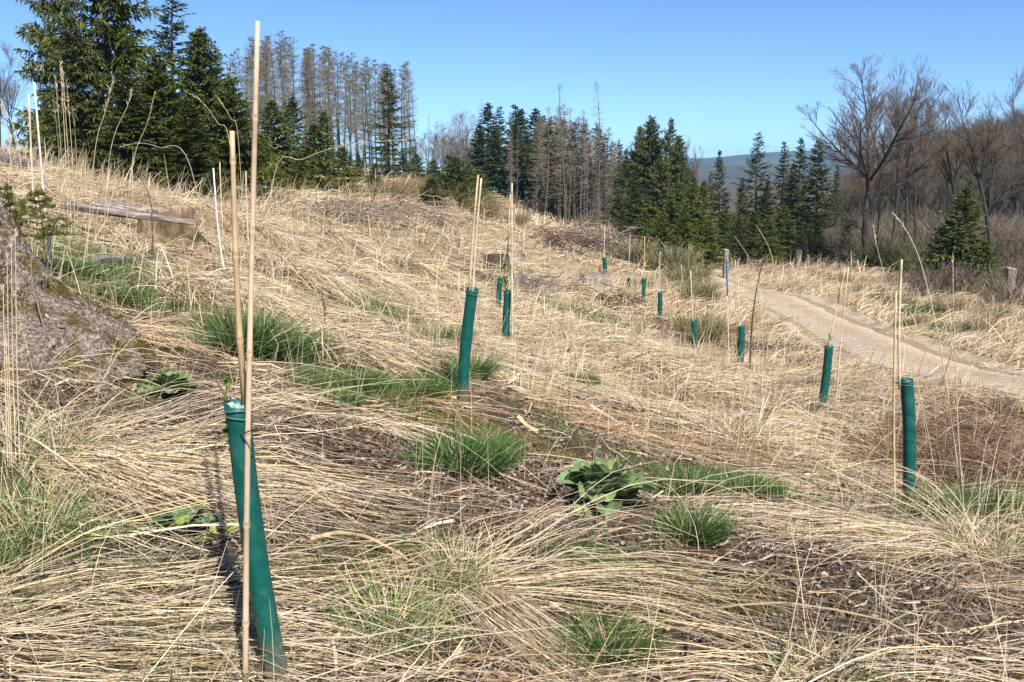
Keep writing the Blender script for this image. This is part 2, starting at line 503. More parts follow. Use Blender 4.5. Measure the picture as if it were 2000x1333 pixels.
def make_gravel():
    rng = np.random.default_rng(3)
    n = 5200
    i = rng.integers(0, len(TRKS) - 1, n); f = rng.random((n, 1))
    p = TRKS[i] * (1 - f) + TRKS[i + 1] * f
    t = TRKS[i + 1] - TRKS[i]; t /= np.linalg.norm(t, axis=1, keepdims=True)
    u = np.where(rng.random(n) < .6, rng.choice([-1.1, 0, 1.1], n) + rng.normal(0, .22, n), rng.uniform(-1.5, 1.5, n))
    x = p[:, 0] - t[:, 1] * u; y = p[:, 1] + t[:, 0] * u
    r = .008 + .022 * rng.random(n) ** 3
    z = Hs(x, y) + .03 + r * .3
    a = rng.random((n, 1)) * 6.28 + np.array([[0, 1.2, 2.4, 3.7, 5.1]])
    ring = np.stack([x[:, None] + r[:, None] * np.cos(a), y[:, None] + r[:, None] * np.sin(a), (z - .5 * r)[:, None] + 0 * a], -1)
    top = np.stack([x, y, z + r * .5], 1)[:, None]
    V = np.concatenate([ring, top], 1)
    b = (np.arange(n) * 6)[:, None, None]
    T = b + np.array([[k, (k + 1) % 5, 5] for k in range(5)])[None]
    c = np.array([(.42, .36, .29), (.5, .45, .38), (.3, .26, .21), (.36, .33, .3)])[rng.integers(0, 4, n)]
    g = Geo(); g.raw(V.reshape(-1, 3), None, T.reshape(-1, 3), np.repeat(c, 6, 0))
    tag(g.build("gravel", strand_mat("gravel_stones", .9, 0, .1)), "loose pale stones scattered over the sandy track", "gravel", kind="stuff")
make_gravel()

def make_hills():
    ys = np.linspace(700, 2700, 120); xs = np.linspace(-2200, 3400, 260)
    X, Y = np.meshgrid(xs, ys)
    z = np.full(X.shape, -11.5)
    z += 17 * np.exp(-((Y - 1150) / 170) ** 2) * (1 + 0.5 * fbm(X / 260, Y / 260, 3, 3) * 1.2)
    z += 39 * np.exp(-((Y - 2050) / 330) ** 2) * (1 + 0.42 * fbm(X / 300, Y / 600, 13, 4)) * (1 + .12 * sstep(200, 700, X))
    z += 1.5 * fbm(X / 40, Y / 40, 23, 2)
    z = -11.5 + (z + 11.5) * sstep(.02, .17, X / Y)
    k = np.minimum(sstep(700, 800, Y), sstep(2700, 2500, Y)); z = -12.5 * (1 - k) + z * k
    idx = np.arange(X.size).reshape(X.shape)
    Q = np.stack([idx[:-1, :-1], idx[:-1, 1:], idx[1:, 1:], idx[1:, :-1]], -1).reshape(-1, 4)
    g = Geo(); g.raw(np.stack([X, Y, z], -1), Q)
    m = noise_mat("far_hill_woods", [(.38, (.035, .04, .03)), (.52, (.085, .07, .055)), (.6, (.085, .085, .055)), (.68, (.13, .14, .075))], (.006, .004, .006), 8, .9, 0,
                  coord="Object")
    tag(g.build("hills", m, smooth=True), kind="structure")
make_hills()

# ------------------------------------------------------------------ materials for plants
M_STRAW = strand_mat("dry_straw", .5, .12, .35)
M_GREEN = strand_mat("green_blade", .5, .35, .35)
M_NEEDLE = strand_mat("conifer_needles", .5, .28, .35)
M_TWIG = strand_mat("bare_twigs", .8, 0.0, .15)
M_LEAF = strand_mat("broad_leaf", .75, .22, .12)
M_LITTER = strand_mat("litter_flakes", .8, .1, .15)
M_BARK = noise_mat("grey_brown_bark", [(.3, (.035, .028, .022)), (.55, (.12, .10, .085)), (.75, (.24, .21, .19))], (14, 14, 2.5), 7, .9, .8, .03)
M_BARK_DARK = noise_mat("dark_beech_bark", [(.3, (.02, .018, .014)), (.6, (.06, .052, .042)), (.8, (.13, .12, .10))], (6, 6, 2), 6, .9, .5, .03)

PAL = np.array([(.72, .59, .36), (.62, .48, .27), (.52, .42, .28), (.66, .50, .27), (.42, .34, .23), (.27, .20, .13), (.68, .58, .42), (.46, .38, .29), (.40, .325, .25), (.56, .47, .35)])
def straw_cols(n, rng, pal=PAL, j=.12):
    c = pal[rng.integers(0, len(pal), n)]
    return np.clip(c * (1 + rng.normal(0, j, (n, 1))), .01, .9)
GPAL = np.array([(.075, .155, .03), (.10, .19, .035), (.06, .13, .035), (.13, .21, .055), (.18, .21, .075)])

def stems(rng, base, az, L, e0, curl, K=7, lay=0.02, bend=0.25, wig=0.0, kink=0.38):
    """Stems that rise at e0, bow over by curl and come to lie on the ground."""
    N = len(base)
    s = np.linspace(0, 1, K)
    e = e0[:, None] - curl[:, None] * s[None, :] ** 1.3
    a = az[:, None] + rng.normal(0, bend, (N, 1)) * s[None, :] + rng.normal(0, wig, (N, K))
    if kink > 0:
        kk = rng.random(N) < kink
        pos = rng.uniform(.25, .85, N)[:, None]
        on = (s[None, :] > pos) & kk[:, None]
        a = a + on * rng.normal(0, .7, (N, 1)); e = e + on * rng.normal(-.25, .35, (N, 1))
    st = (L / (K - 1))[:, None]
    dh = np.sin(e) * st; dr = np.cos(e) * st
    h = np.concatenate([np.zeros((N, 1)), np.cumsum(dh[:, :-1], 1)], 1)
    fl = lay * (0.3 + rng.random((N, 1)) ** 1.5) * (0.4 + 0.6 * s[None, :]) + rng.normal(0, lay * .12, (N, K))
    h = np.maximum(h, np.minimum(fl, h + 0.5)) if lay > 0 else h
    h[:, 0] = -0.01
    x = base[:, 0:1] + np.concatenate([np.zeros((N, 1)), np.cumsum((dr * np.cos(a))[:, :-1], 1)], 1)
    y = base[:, 1:2] + np.concatenate([np.zeros((N, 1)), np.cumsum((dr * np.sin(a))[:, :-1], 1)], 1)
    return np.stack([x, y, H(x, y) + h], -1)

def taper(K, lo=.25, p=1.5): return (1 - (1 - lo) * np.linspace(0, 1, K) ** p)[None, :]
def fan(rng, n, d0, d1, half=36):
    """Points in the wedge before the camera, density falling with distance."""
    u = rng.random(n)
    r = np.sqrt(d0 ** 2 + u * (d1 ** 2 - d0 ** 2))
    a = np.radians(90 + (rng.random(n) * 2 - 1) * half)
    return np.stack([r * np.cos(a), r * np.sin(a)], 1)

def flow(x, y):
    return np.radians(-6 + 85 * fbm(x * .5, y * .5, 61, 2))
R2 = math.radians

# ------------------------------------------------------------------ the dry grass sward (uncountable)
def keep(rng, P, floor_bare=.1, floor_green=.35):
    b = bare(P[:, 0], P[:, 1]); gq = green(P[:, 0], P[:, 1]); td = track_dist(P[:, 0], P[:, 1])
    pr = (1 - (1 - floor_bare) * b) * (1 - (1 - floor_green) * gq) * sstep(TW - .15, TW + .35, td + .5 * fbm(P[:, 0] * 1.7, P[:, 1] * 1.7, 15, 2)) * (1 - clear(P[:, 0], P[:, 1]))
    clump = np.clip(0.75 + 1.1 * fbm(P[:, 0] * 1.6, P[:, 1] * 1.6, 77, 3), .12, 1)
    return P[rng.random(len(P)) < pr * clump]

def sward():
    rng = np.random.default_rng(11)
    # long lying stems, most of them rooted in small tussocks and combed one way
    for (n, d0, d1, K, w, L0, L1, lay, per) in [(3300, 1.6, 5.2, 8, .0046, .35, 1.05, .03, 45), (16000, 5, 11, 6, .0058, .35, .95, .05, 50),
                                            (46000, 11, 24, 5, .011, .35, .8, .15, 30), (52000, 24, 50, 4, .022, .4, .9, .24, 12),
                                            (16000, 50, 95, 3, .05, .5, 1.0, .3, 6)]:
        m = int(n * .7 / per)
        cen = keep(rng, fan(rng, int(m * 1.6), d0, d1), .02, .3)[:m]
        k = rng.integers(0, len(cen), int(n * .7))
        P1 = cen[k] + rng.normal(0, .05 + .004 * d0, (len(k), 2))
        P2 = keep(rng, fan(rng, int(n * .34), d0, d1), .02, .35)
        P = np.vstack([P1, P2])
        N = len(P)
        caz = rng.normal(0, .3, len(cen)); cL = rng.uniform(.7, 1.15, len(cen)); cbr = rng.uniform(.86, 1.14, len(cen))
        dev = np.concatenate([caz[k], np.zeros(len(P2))]); ml = np.concatenate([cL[k], np.ones(len(P2))]); mb = np.concatenate([cbr[k], np.ones(len(P2))])
        az = flow(P[:, 0], P[:, 1]) + dev + rng.normal(0, .30, N) + np.where(rng.random(N) < .2, rng.normal(0, .9, N), 0)
        L = (L0 + (L1 - L0) * rng.random(N) ** 1.4) * ml
        e0 = R2(3) + R2(26 if d1 < 12 else 45) * rng.random(N) ** (3 if d1 < 12 else 2)
        curl = e0 * (1.2 + 1.2 * rng.random(N)) + .15
        g = Geo()
        pts = stems(rng, P, az, L, e0, curl, K, lay, .14)
        br = sstep(.05, .45, fbm(P[:, 0] * .7, P[:, 1] * .7, 91, 2))[:, None]     # browner drifts
        col = straw_cols(N, rng) * mb[:, None] * (1 - .4 * br * np.array([[.7, 1.0, 1.2]]))
        gg = (green(P[:, 0], P[:, 1]) > .5) & (rng.random(N) < .35)
        col[gg] = GPAL[rng.integers(0, 5, gg.sum())] * 1.3
        g.ribbons(pts, w * (0.45 + .6 * rng.random((N, 1)) + .9 * (rng.random((N, 1)) < .12)) * taper(K), col)
        tag(g.build("dry_grass", M_STRAW), "straw coloured dead grass lying flat over the clearing", "grass", kind="stuff")
    # thatch of short broken bits
    g = Geo()
    for (n, d0, d1, w, L0, L1) in [(11000, 1.6, 5.2, .0034, .05, .24), (34000, 5, 12, .006, .06, .28), (30000, 12, 26, .014, .1, .4)]:
        P = keep(rng, fan(rng, n, d0, d1), .12, .6)
        N = len(P)
        az = flow(P[:, 0], P[:, 1]) + rng.normal(0, 1.1, N)
        e0 = rng.normal(0, .18, N)
        pts = stems(rng, P, az, L0 + (L1 - L0) * rng.random(N), e0, rng.normal(0, .5, N), 4, .03, .5)
        g.ribbons(pts, w * (.5 + rng.random((N, 1)) + 2.2 * (rng.random((N, 1)) < .08)), straw_cols(N, rng, np.vstack([PAL[2:], [(.26, .19, .12), (.16, .11, .07), (.10, .07, .045), (.2, .145, .09), (.36, .29, .21)]])))
    tag(g.build("straw_litter", M_STRAW), "broken straw bits and short dead blades covering the soil", "straw litter", kind="stuff")
    # upright thin standing blades
    g = Geo()
    for (n, d0, d1, w, L0, L1) in [(2600, 2, 6, .0022, .15, .45), (9000, 6, 16, .0055, .2, .6), (16000, 16, 40, .015, .3, .8), (9000, 40, 90, .04, .4, 1.0)]:
        P = keep(rng, fan(rng, n, d0, d1), .1, .6)
        N = len(P)
        e0 = R2(90) - np.abs(rng.normal(0, .35, N))
        pts = stems(rng, P, rng.normal(0, 1.3, N), L0 + (L1 - L0) * rng.random(N), e0, rng.random(N) * .9, 5, 0, .3)
        g.ribbons(pts, w * (.5 + .8 * rng.random((N, 1))) * taper(5), straw_cols(N, rng))
    tag(g.build("standing_dry_grass", M_STRAW), "thin dead grass blades still standing among the lying straw", "grass", kind="stuff")
    # green blades in the green patches
    g = Geo()
    for (n, d0, d1, w, L0, L1) in [(90000, 1.8, 6, .0032, .05, .16), (130000, 6, 14, .006, .07, .2), (60000, 14, 40, .018, .1, .3)]:
        P = fan(rng, n, d0, d1)
        nz = fbm(P[:, 0] * 1.3, P[:, 1] * 1.3, 131, 3)
        gm = np.maximum(green(P[:, 0], P[:, 1]), .3 * sstep(.2, .5, nz)) * sstep(TW, TW + .6, track_dist(P[:, 0], P[:, 1]))
        P = P[rng.random(n) < gm]
        N = len(P)
        pts = stems(rng, P, rng.random(N) * 6.28, L0 + (L1 - L0) * rng.random(N), R2(85) - np.abs(rng.normal(0, .5, N)), rng.random(N) * 1.2, 4, 0, .4)
        g.ribbons(pts, w * (.6 + .6 * rng.random((N, 1))) * taper(4, .15), GPAL[rng.integers(0, 5, N)] * (.8 + .5 * rng.random((N, 1))))
    tag(g.build("green_grass", M_GREEN), "fresh green grass sprouting in patches between the dead straw", "grass", kind="stuff")
    # flakes: leaves, bark, chips
    g = Geo()
    n = 72000
    P = np.vstack([fan(rng, 42000, 1.7, 5), fan(rng, 30000, 5, 12)])
    P = P[rng.random(n) < np.clip(.4 + bare(P[:, 0], P[:, 1]), 0, 1)]
    N = len(P)
    s = (.004 + .013 * rng.random(N) ** 3) * np.clip(P[:, 1] / 4, .8, 2)
    az = rng.random(N) * 6.28
    mid = np.stack([P[:, 0], P[:, 1], H(P[:, 0], P[:, 1]) + .004 + .02 * rng.random(N)], 1)
    d = np.stack([np.cos(az), np.sin(az), rng.normal(0, .25, N)], 1) * s[:, None]
    up = np.stack([np.zeros(N), np.zeros(N), s * rng.normal(.15, .3, N)], 1)
    pts = np.stack([mid - d, mid + up, mid + d], 1)
    ref = np.stack([rng.normal(0, .45, N), rng.normal(0, .45, N), np.ones(N)], 1)
    LP = np.array([(.32, .25, .195), (.20, .13, .085), (.10, .065, .043), (.25, .14, .075), (.44, .36, .29), (.24, .19, .155), (.04, .028, .02), (.25, .185, .14), (.15, .11, .085)])
    g.ribbons(pts, np.stack([s * .5, s * 1.2, s * .4], 1), LP[rng.integers(0, len(LP), N)] * (.8 + .4 * rng.random((N, 1))), ref)
    # twigs
    n = 3200
    P = fan(rng, n, 1.7, 12); N = len(P)
    pts = stems(rng, P, rng.random(N) * 6.28, .05 + .25 * rng.random(N) ** 2, rng.normal(.05, .12, N), rng.normal(0, .3, N), 4, .03, .3, .1)
    g.tubes(pts, (.0015 + .003 * rng.random((N, 1))) * taper(4, .5), LP[rng.integers(0, len(LP), N)], 4)
    tag(g.build("leaf_litter", M_LITTER), "brown and grey leaf flakes, bark chips and twigs on bare soil", "leaf litter", kind="stuff")
    g = Geo()
    n = 170000
    P = fan(rng, n, 2.2, 8)
    P = P[rng.random(n) < mask(MOSS_W, P[:, 0], P[:, 1], 6, 71)]
    N = len(P)
    pts = stems(rng, P, rng.random(N) * 6.28, .008 + .02 * rng.random(N), R2(80) - np.abs(rng.normal(0, .4, N)), rng.random(N), 3, 0, .3)
    g.ribbons(pts, .004 * taper(3, .3), np.array([(.2, .17, .035)]) * (.5 + .9 * rng.random((N, 1))))
    tag(g.build("moss", M_GREEN), "yellow green moss cushions on the bare soil", "moss", kind="stuff")
sward()

# ------------------------------------------------------------------ tussocks one can tell apart
def tussock(px, py, label, fans, rad=.12, name="dry_grass_tussock", group="dead grass tussocks", core=0, cat="grass tussock", seed=1, mat=None, pal=PAL, wmul=1.0):
    """fans: (count, azimuth deg, spread deg, L0, L1, e0 deg, e1 deg, curl factor)."""
    rng = np.random.default_rng(seed + int(px) * 7 + int(py))
    b = ground_at(px, py)
    d = b[1]
    w = max(.0026, .00085 * d) * wmul
    g = Geo()
    for (n, az0, sp, L0, L1, ea, eb, cf) in fans:
        r = rad * np.sqrt(rng.random(n)); t = rng.random(n) * 6.28
        base = np.stack([b[0] + r * np.cos(t), b[1] + r * np.sin(t)], 1)
        az = R2(az0) + rng.normal(0, R2(sp), n)
        L = L0 + (L1 - L0) * rng.random(n)
        e0 = R2(ea) + (R2(eb) - R2(ea)) * rng.random(n)
        K = 9
        pts = stems(rng, base, az, L, e0, (e0 + .12) * cf * (.7 + .6 * rng.random(n)), K, .04 if d < 4.6 else .07, .10)
        pts -= b
        g.ribbons(pts, w * (.6 + .8 * rng.random((n, 1))) * taper(K, .3), straw_cols(n, rng, pal))
    if core:
        r = rad * .8 * np.sqrt(rng.random(core)); t = rng.random(core) * 6.28
        base = np.stack([b[0] + r * np.cos(t), b[1] + r * np.sin(t)], 1)
        pts = stems(rng, base, t + rng.normal(0, .6, core), .06 + .14 * rng.random(core), R2(80) - np.abs(rng.normal(0, .4, core)), rng.random(core) * 2.2, 6, 0, .6) - b
        cc = np.where(rng.random((core, 1)) < .4, GPAL[rng.integers(0, 5, core)] * 1.5, straw_cols(core, rng))
        g.ribbons(pts, w * 1.2 * taper(6, .3), cc)
    o = g.build(name, mat or M_STRAW)
    o.location = b
    tag(o, label, cat, group)
    return o

tussock(90, 880, "large dead tussock at the left edge, long stems swept right past the nearest tube",
        [(270, 0, 11, .7, 1.7, 3, 16, 1.6), (46, 47, 8, 1.0, 1.7, 9, 17, .35), (22, 30, 6, .9, 1.5, 14, 22, .5), (160, 80, 70, .2, .5, 25, 80, 1.2), (190, -35, 25, .3, .8, 4, 18, 2.0)], .2, core=320)
tussock(895, 1135, "pale straw tussock right of the nearest tube, with thick brown bundle combed downward",
        [(80, 32, 15, .5, 1.15, 8, 30, 1.2), (130, 2, 10, .7, 1.4, 4, 16, 1.8), (420, -50, 6, .5, .95, 3, 12, 2.0), (40, 90, 60, .15, .4, 30, 75, 1.0)], .10, core=420)
tussock(1905, 1085, "straw tussock under the tall seed stalks at right, fanned out to all sides",
        [(70, 128, 30, .5, 1.1, 10, 50, 1.1), (110, 186, 20, .6, 1.3, 4, 20, 1.7), (90, 215, 20, .6, 1.2, 4, 18, 1.8), (70, 60, 45, .3, .9, 30, 80, .8)], .15, core=160)
tussock(1440, 868, "bristly pale tussock left of the rightmost tube, stems standing up like hair",
        [(170, 90, 90, .3, .65, 30, 80, 1.0), (120, 10, 25, .5, 1.0, 8, 35, 1.6), (110, 180, 40, .4, .9, 8, 35, 1.6), (100, -60, 40, .4, .8, 6, 30, 1.8)], .2, core=150)
tussock(-60, 1190, "tussock cut by the lower left edge, yellow stems reaching the nearest tube's foot",
        [(150, 8, 13, .7, 1.5, 3, 15, 1.7), (30, 26, 8, .8, 1.3, 10, 24, .9)], .18, core=50)
tussock(-40, 1320, "tussock in the bottom left corner, yellow stems lying flat to the right",
        [(140, 5, 12, .5, 1.3, 3, 12, 1.8)], .2)
tussock(1600, 1330, "tussock at the bottom edge right of centre, thin stems lying to the left",
        [(90, 170, 22, .5, 1.0, 4, 18, 1.8), (60, 20, 30, .3, .8, 6, 25, 1.8), (12, 80, 30, .3, .5, 55, 85, .6)], .14, core=60)
tussock(70, 1040, "low tussock half green and half straw below the big left tussock",
        [(160, 0, 60, .12, .3, 30, 80, 1.6)], .15, core=420, pal=np.vstack([PAL, GPAL * 1.5, GPAL * 1.8]))
tussock(760, 1230, "low mixed green and straw tuft beside the base of the nearest tube",
        [(120, -10, 60, .12, .26, 20, 70, 1.6)], .18, core=380, pal=np.vstack([PAL, GPAL * 1.6, GPAL * 1.8]))
for (px, py, lab, az, n) in [
    (560, 545, "hay like tussock behind the twin canes of the nearest tube", -25, 500),
    (690, 560, "rounded golden hay mound left of the second tube", -15, 650),
    (800, 530, "golden hay mound just behind the second tube, stems combed right", -20, 600),
    (620, 690, "flattened tussock combed to the right between the green grass and the second tube", -8, 520),
    (1130, 690, "pale tussock right of the single long cane, stems running down to the right", -22, 600),
    (1230, 735, "flattened pale tussock in the middle of the slope above the bare soil", -18, 520),
    (360, 590, "bright hay tussock beside the large mossy stump", -10, 480),
    (480, 455, "hay tussock right of the mossy sawn stump", 0, 420),
    (640, 470, "hay tussock below the grey brushwood heap", -15, 420),
    (1330, 770, "pale tussock left of the tube with the leafy sapling, stems leaning right", -5, 460),
    (1560, 720, "sun bleached tussock below the sandy track", -25, 420),
    (1670, 880, "dry tussock left of the rightmost tube", 170, 240)]:
    tussock(px, py, lab, [(n, az, 24, .4, 1.0, 12, 50, 1.7), (n // 2, az, 75, .3, .8, 20, 70, 1.6)], .28)

# brown tangles at the right
BPAL = np.array([(.16, .10, .055), (.22, .14, .08), (.10, .065, .04), (.28, .2, .12), (.2, .085, .04), (.19, .10, .055), (.36, .28, .18)])
for (px, py, lab) in [(1880, 880, "brown tangled dead undergrowth behind the rightmost tube"),
                      (1960, 960, "reddish brown tangle of dead stems at the right edge"),
                      (1858, 925, "brown wiry tangle right behind the base of the rightmost tube"),
                      (1960, 830, "brown thicket of dead twigs beside the track at the right edge")]:
    tussock(px, py, lab, [(1300, 90, 100, .25, .7, 15, 75, 1.4), (300, 180, 60, .3, .8, 10, 40, 1.6)], .45, "brown_tangle", "brown dead tangles", 0, "dead undergrowth", 5, None, BPAL, .8)

# green tufts: a few shapes, copied
def tuft_mesh(seed, n=420, L0=.08, L1=.24, rad=.09, w=.0045):
    n = int(n * 2.6); L0 *= .85; L1 *= .78; w *= .85
    rng = np.random.default_rng(seed)
    r = rad * np.sqrt(rng.random(n)); t = rng.random(n) * 6.28
    s = np.linspace(0, 1, 5)
    L = L0 + (L1 - L0) * rng.random(n)
    lean = r / rad * .75 + np.abs(rng.normal(0, .2, n))
    e = (R2(90) - lean)[:, None] - (rng.random(n) * .9)[:, None] * s
    st = (L / 4)[:, None]
    a = (t + rng.normal(0, .4, n))[:, None]
    cs = lambda q: np.concatenate([np.zeros((n, 1)), np.cumsum(q[:, :-1], 1)], 1)
    x = (r * np.cos(t))[:, None] + cs(np.cos(e) * np.cos(a) * st); y = (r * np.sin(t))[:, None] + cs(np.cos(e) * np.sin(a) * st); z = cs(np.sin(e) * st) - .015
    g = Geo()
    c = GPAL[rng.integers(0, 4, n)] * np.array([[.85, 1.02, .9]]) * (.65 + .6 * rng.random((n, 1)))
    L[rng.random(n) < .15] *= .45
    dead = rng.random(n) < .13
    c[dead] = straw_cols(dead.sum(), rng)
    g.ribbons(np.stack([x, y, z], -1), w * taper(5, .12), c)
    return g.mesh("green_tuft", M_GREEN)
TUFTS = [tuft_mesh(1), tuft_mesh(2, 520, .08, .2, .11), tuft_mesh(3, 360, .1, .3, .07), tuft_mesh(4, 700, .06, .16, .13, .005)]
for (px, py, s, k, lab) in [
    (905, 908, 1.45, 1, "thick dark green grass tuft alone on the bare soil in front of the second tube"),
    (960, 890, .9, 0, "small green tuft leaning on the thick tuft before the second tube"),
    (645, 790, .95, 3, "flat bluish green tuft between the nearest and the second tube"),
    (690, 755, 1.2, 3, "wide low green tuft behind the flat bluish one"),
    (815, 775, 1.25, 1, "round green tuft left of the foot of the second tube"),
    (860, 755, 1.3, 2, "tall green tuft directly behind the foot of the second tube"),
    (925, 735, 1.3, 2, "green tuft peeping out right of the second tube"),
    (885, 670, 1.3, 2, "green tuft touching the left side of the second tube halfway up"),
    (470, 690, 2.0, 2, "tall bright green tuft behind the two canes of the nearest tube"),
    (535, 695, 1.8, 1, "bright green tuft right of the twin canes"),
    (440, 655, 1.3, 0, "bright green tuft left of the twin canes"),
    (600, 690, 1.2, 3, "low green tuft at the right end of the bright green patch"),
    (1350, 1050, 1.0, 0, "dark green tuft right of the broad leaved rosette"),
    (1440, 965, 1.3, 3, "yellowish green tuft behind the dark one, right of the rosette"),
    (1340, 965, 1.1, 1, "green tuft touching the rosette on its right"),
    (1185, 1285, .95, 2, "dark green tuft at the bottom below the rosette"),
    (1150, 1130, .9, 3, "dark green tuft crossed by the straw stems below the rosette"),
    (1050, 685, 1.5, 3, "green tuft at the foot of the single long cane"),
    (1130, 750, 1.2, 3, "small green tuft on the slope right of the second tube"),
    (970, 660, 1.4, 3, "green tuft left of the third tube"),
    (1000, 735, .7, 0, "tiny green sprout between the second tube and the bare soil"),
    (350, 480, 1.4, 0, "green tuft in front of the mossy sawn stump"),
    (130, 540, 1.5, 3, "green patch below the young spruce at the left"),
    (230, 590, 1.3, 3, "green tuft above the flank of the big stump"),
    (1300, 835, .6, 3, "tiny green cushion on the bare soil"),
    (1930, 1010, 1.4, 2, "green tuft right of the foot of the rightmost tube"),
    (1830, 1010, 1.2, 1, "green tuft at the foot of the rightmost tube"),
    (1372, 582, 2.4, 2, "dark green rushes beside the bend of the track"),
    (1388, 586, 2.2, 2, "rushes leaning into the bend of the track"),
    (1385, 655, 3.0, 0, "olive tuft behind the thin tube near the track"),
    (1245, 560, 3.5, 3, "low green patch in front of the far tubes"),
    (1735, 590, 3.2, 3, "green patch on the verge beyond the track"), (1800, 618, 3.4, 1, "dark green tuft on the verge beyond the rightmost tube"), (1860, 650, 2.6, 3, "low green patch by the track's far edge at the right"), (1780, 640, 2.2, 3, "small green patch touching the far edge of the track"), (1670, 575, 3.0, 3, "green patch right of the track bend")]:
    p = ground_at(px, py)
    o = link("green_grass_tuft", TUFTS[k])
    o.location = p; o.scale = (s, s, s * (1.0 if k != 2 else .9)); o.rotation_euler = (0, 0, px * .37)
    tag(o, lab, "grass tuft", "green grass tufts")
# ------------------------------------------------------------------ tree shelters
def plastic_mat():
    m, n, l = new_mat("green_shelter_plastic")
    b = n["Principled BSDF"]
    tc = n.new("ShaderNodeTexCoord")
    nz = n.new("ShaderNodeTexNoise"); nz.inputs["Scale"].default_value = 26; nz.inputs["Detail"].default_value = 6
    l.new(tc.outputs["Object"], nz.inputs[0])
    r = n.new("ShaderNodeValToRGB"); e = r.color_ramp.elements
    e[0].position, e[0].color = .3, (.0, .062, .050, 1); e[1].position, e[1].color = .75, (.003, .105, .084, 1)
    l.new(nz.outputs[0], r.inputs[0])
    n2 = n.new("ShaderNodeTexNoise"); n2.inputs["Scale"].default_value = 9; n2.inputs["Detail"].default_value = 9; n2.inputs["Roughness"].default_value = .8
    l.new(tc.outputs["Object"], n2.inputs[0])
    mr = n.new("ShaderNodeMapRange"); mr.inputs[1].default_value = .54; mr.inputs[2].default_value = .72; mr.inputs[4].default_value = .45
    l.new(n2.outputs[0], mr.inputs[0])
    mx = n.new("ShaderNodeMix"); mx.data_type = 'RGBA'; mx.inputs[7].default_value = (.10, .15, .11, 1)
    l.new(mr.outputs[0], mx.inputs[0]); l.new(r.outputs[0], mx.inputs[6]); l.new(mx.outputs[2], b.inputs["Base Color"])
    sx = n.new("ShaderNodeSeparateXYZ"); l.new(tc.outputs["Object"], sx.inputs[0])
    mz = n.new("ShaderNodeMapRange"); mz.inputs[1].default_value = .30; mz.inputs[2].default_value = .0; mz.inputs[3].default_value = 0; mz.inputs[4].default_value = .42; l.new(sx.outputs[2], mz.inputs[0])
    av = n.new("ShaderNodeMath"); l.new(mz.outputs[0], av.inputs[0]); l.new(n2.outputs[0], av.inputs[1])
    ms = n.new("ShaderNodeMapRange"); ms.inputs[1].default_value = .66; ms.inputs[2].default_value = .86; ms.inputs[4].default_value = .75; l.new(av.outputs[0], ms.inputs[0])
    m3 = n.new("ShaderNodeMix"); m3.data_type = 'RGBA'; m3.inputs[7].default_value = (.15, .12, .08, 1)
    l.new(ms.outputs[0], m3.inputs[0]); l.new(mx.outputs[2], m3.inputs[6]); l.new(m3.outputs[2], b.inputs["Base Color"])
    b.inputs["Roughness"].default_value = .48; b.inputs["Specular IOR Level"].default_value = .35
    bp = n.new("ShaderNodeBump"); bp.inputs["Strength"].default_value = .12; bp.inputs["Distance"].default_value = .004
    l.new(nz.outputs[0], bp.inputs["Height"]); l.new(bp.outputs[0], b.inputs["Normal"])
    return m
M_TUBE = plastic_mat()
M_CANE = strand_mat("bamboo", .5, 0, .4)
M_TIE = noise_mat("tie_wire", [(.3, (.05, .10, .09)), (.7, (.12, .22, .2))], (30, 30, 30), 3, .5, 0)
M_FLEECE = noise_mat("pale_liner", [(.3, (.18, .28, .25)), (.7, (.42, .5, .47))], (60, 60, 60), 4, .9, .3, .005)

def frame(ax):
    ax = ax / np.linalg.norm(ax)
    a = np.cross(ax, [0.3, 1, 0.1]); a /= np.linalg.norm(a)
    return ax, a, np.cross(ax, a)

def cane_geo(g, p0, p1, r0, r1, rng, node=.23, base=(.56, .42, .26), bow=.006):
    """A bamboo cane: slim, slightly bowed, with swollen nodes and a paler ring over each."""
    p0, p1 = np.asarray(p0, float), np.asarray(p1, float)
    L = np.linalg.norm(p1 - p0)
    ax, a, b = frame(p1 - p0)
    ss, rr, cc = [], [], []
    base = np.array(base)
    t = rng.uniform(.05, node)
    marks = []
    while t < L - .04:
        marks.append(t); t += node * rng.uniform(.8, 1.2)
    pts = [(0, 1, 1), (L, 1, 1)]
    for m in marks: pts += [(m - .012, .97, .95), (m - .004, 1.2, 1.25), (m + .003, 1.22, .62), (m + .012, .98, 1.05)]
    for k in np.linspace(0, L, max(3, int(L / .15))): pts.append((k, .98 + rng.uniform(-.02, .02), rng.uniform(.92, 1.06)))
    pts = sorted(p for p in pts if 0 <= p[0] <= L)
    s = np.array([p[0] for p in pts]); f = np.array([p[1] for p in pts]); c = np.array([p[2] for p in pts])
    off = bow * np.sin(s / L * np.pi)[:, None] * a + .35 * bow * np.sin(s / L * 5.2 + 1)[:, None] * b
    P = p0 + ax * s[:, None] + off
    R = (r0 + (r1 - r0) * s / L) * f
    col = base * c[:, None] * (1 + .12 * np.sin(s * 7 + rng.uniform(0, 6)))[:, None]
    g.tubes(P[None], R[None], col[None], 9, True)

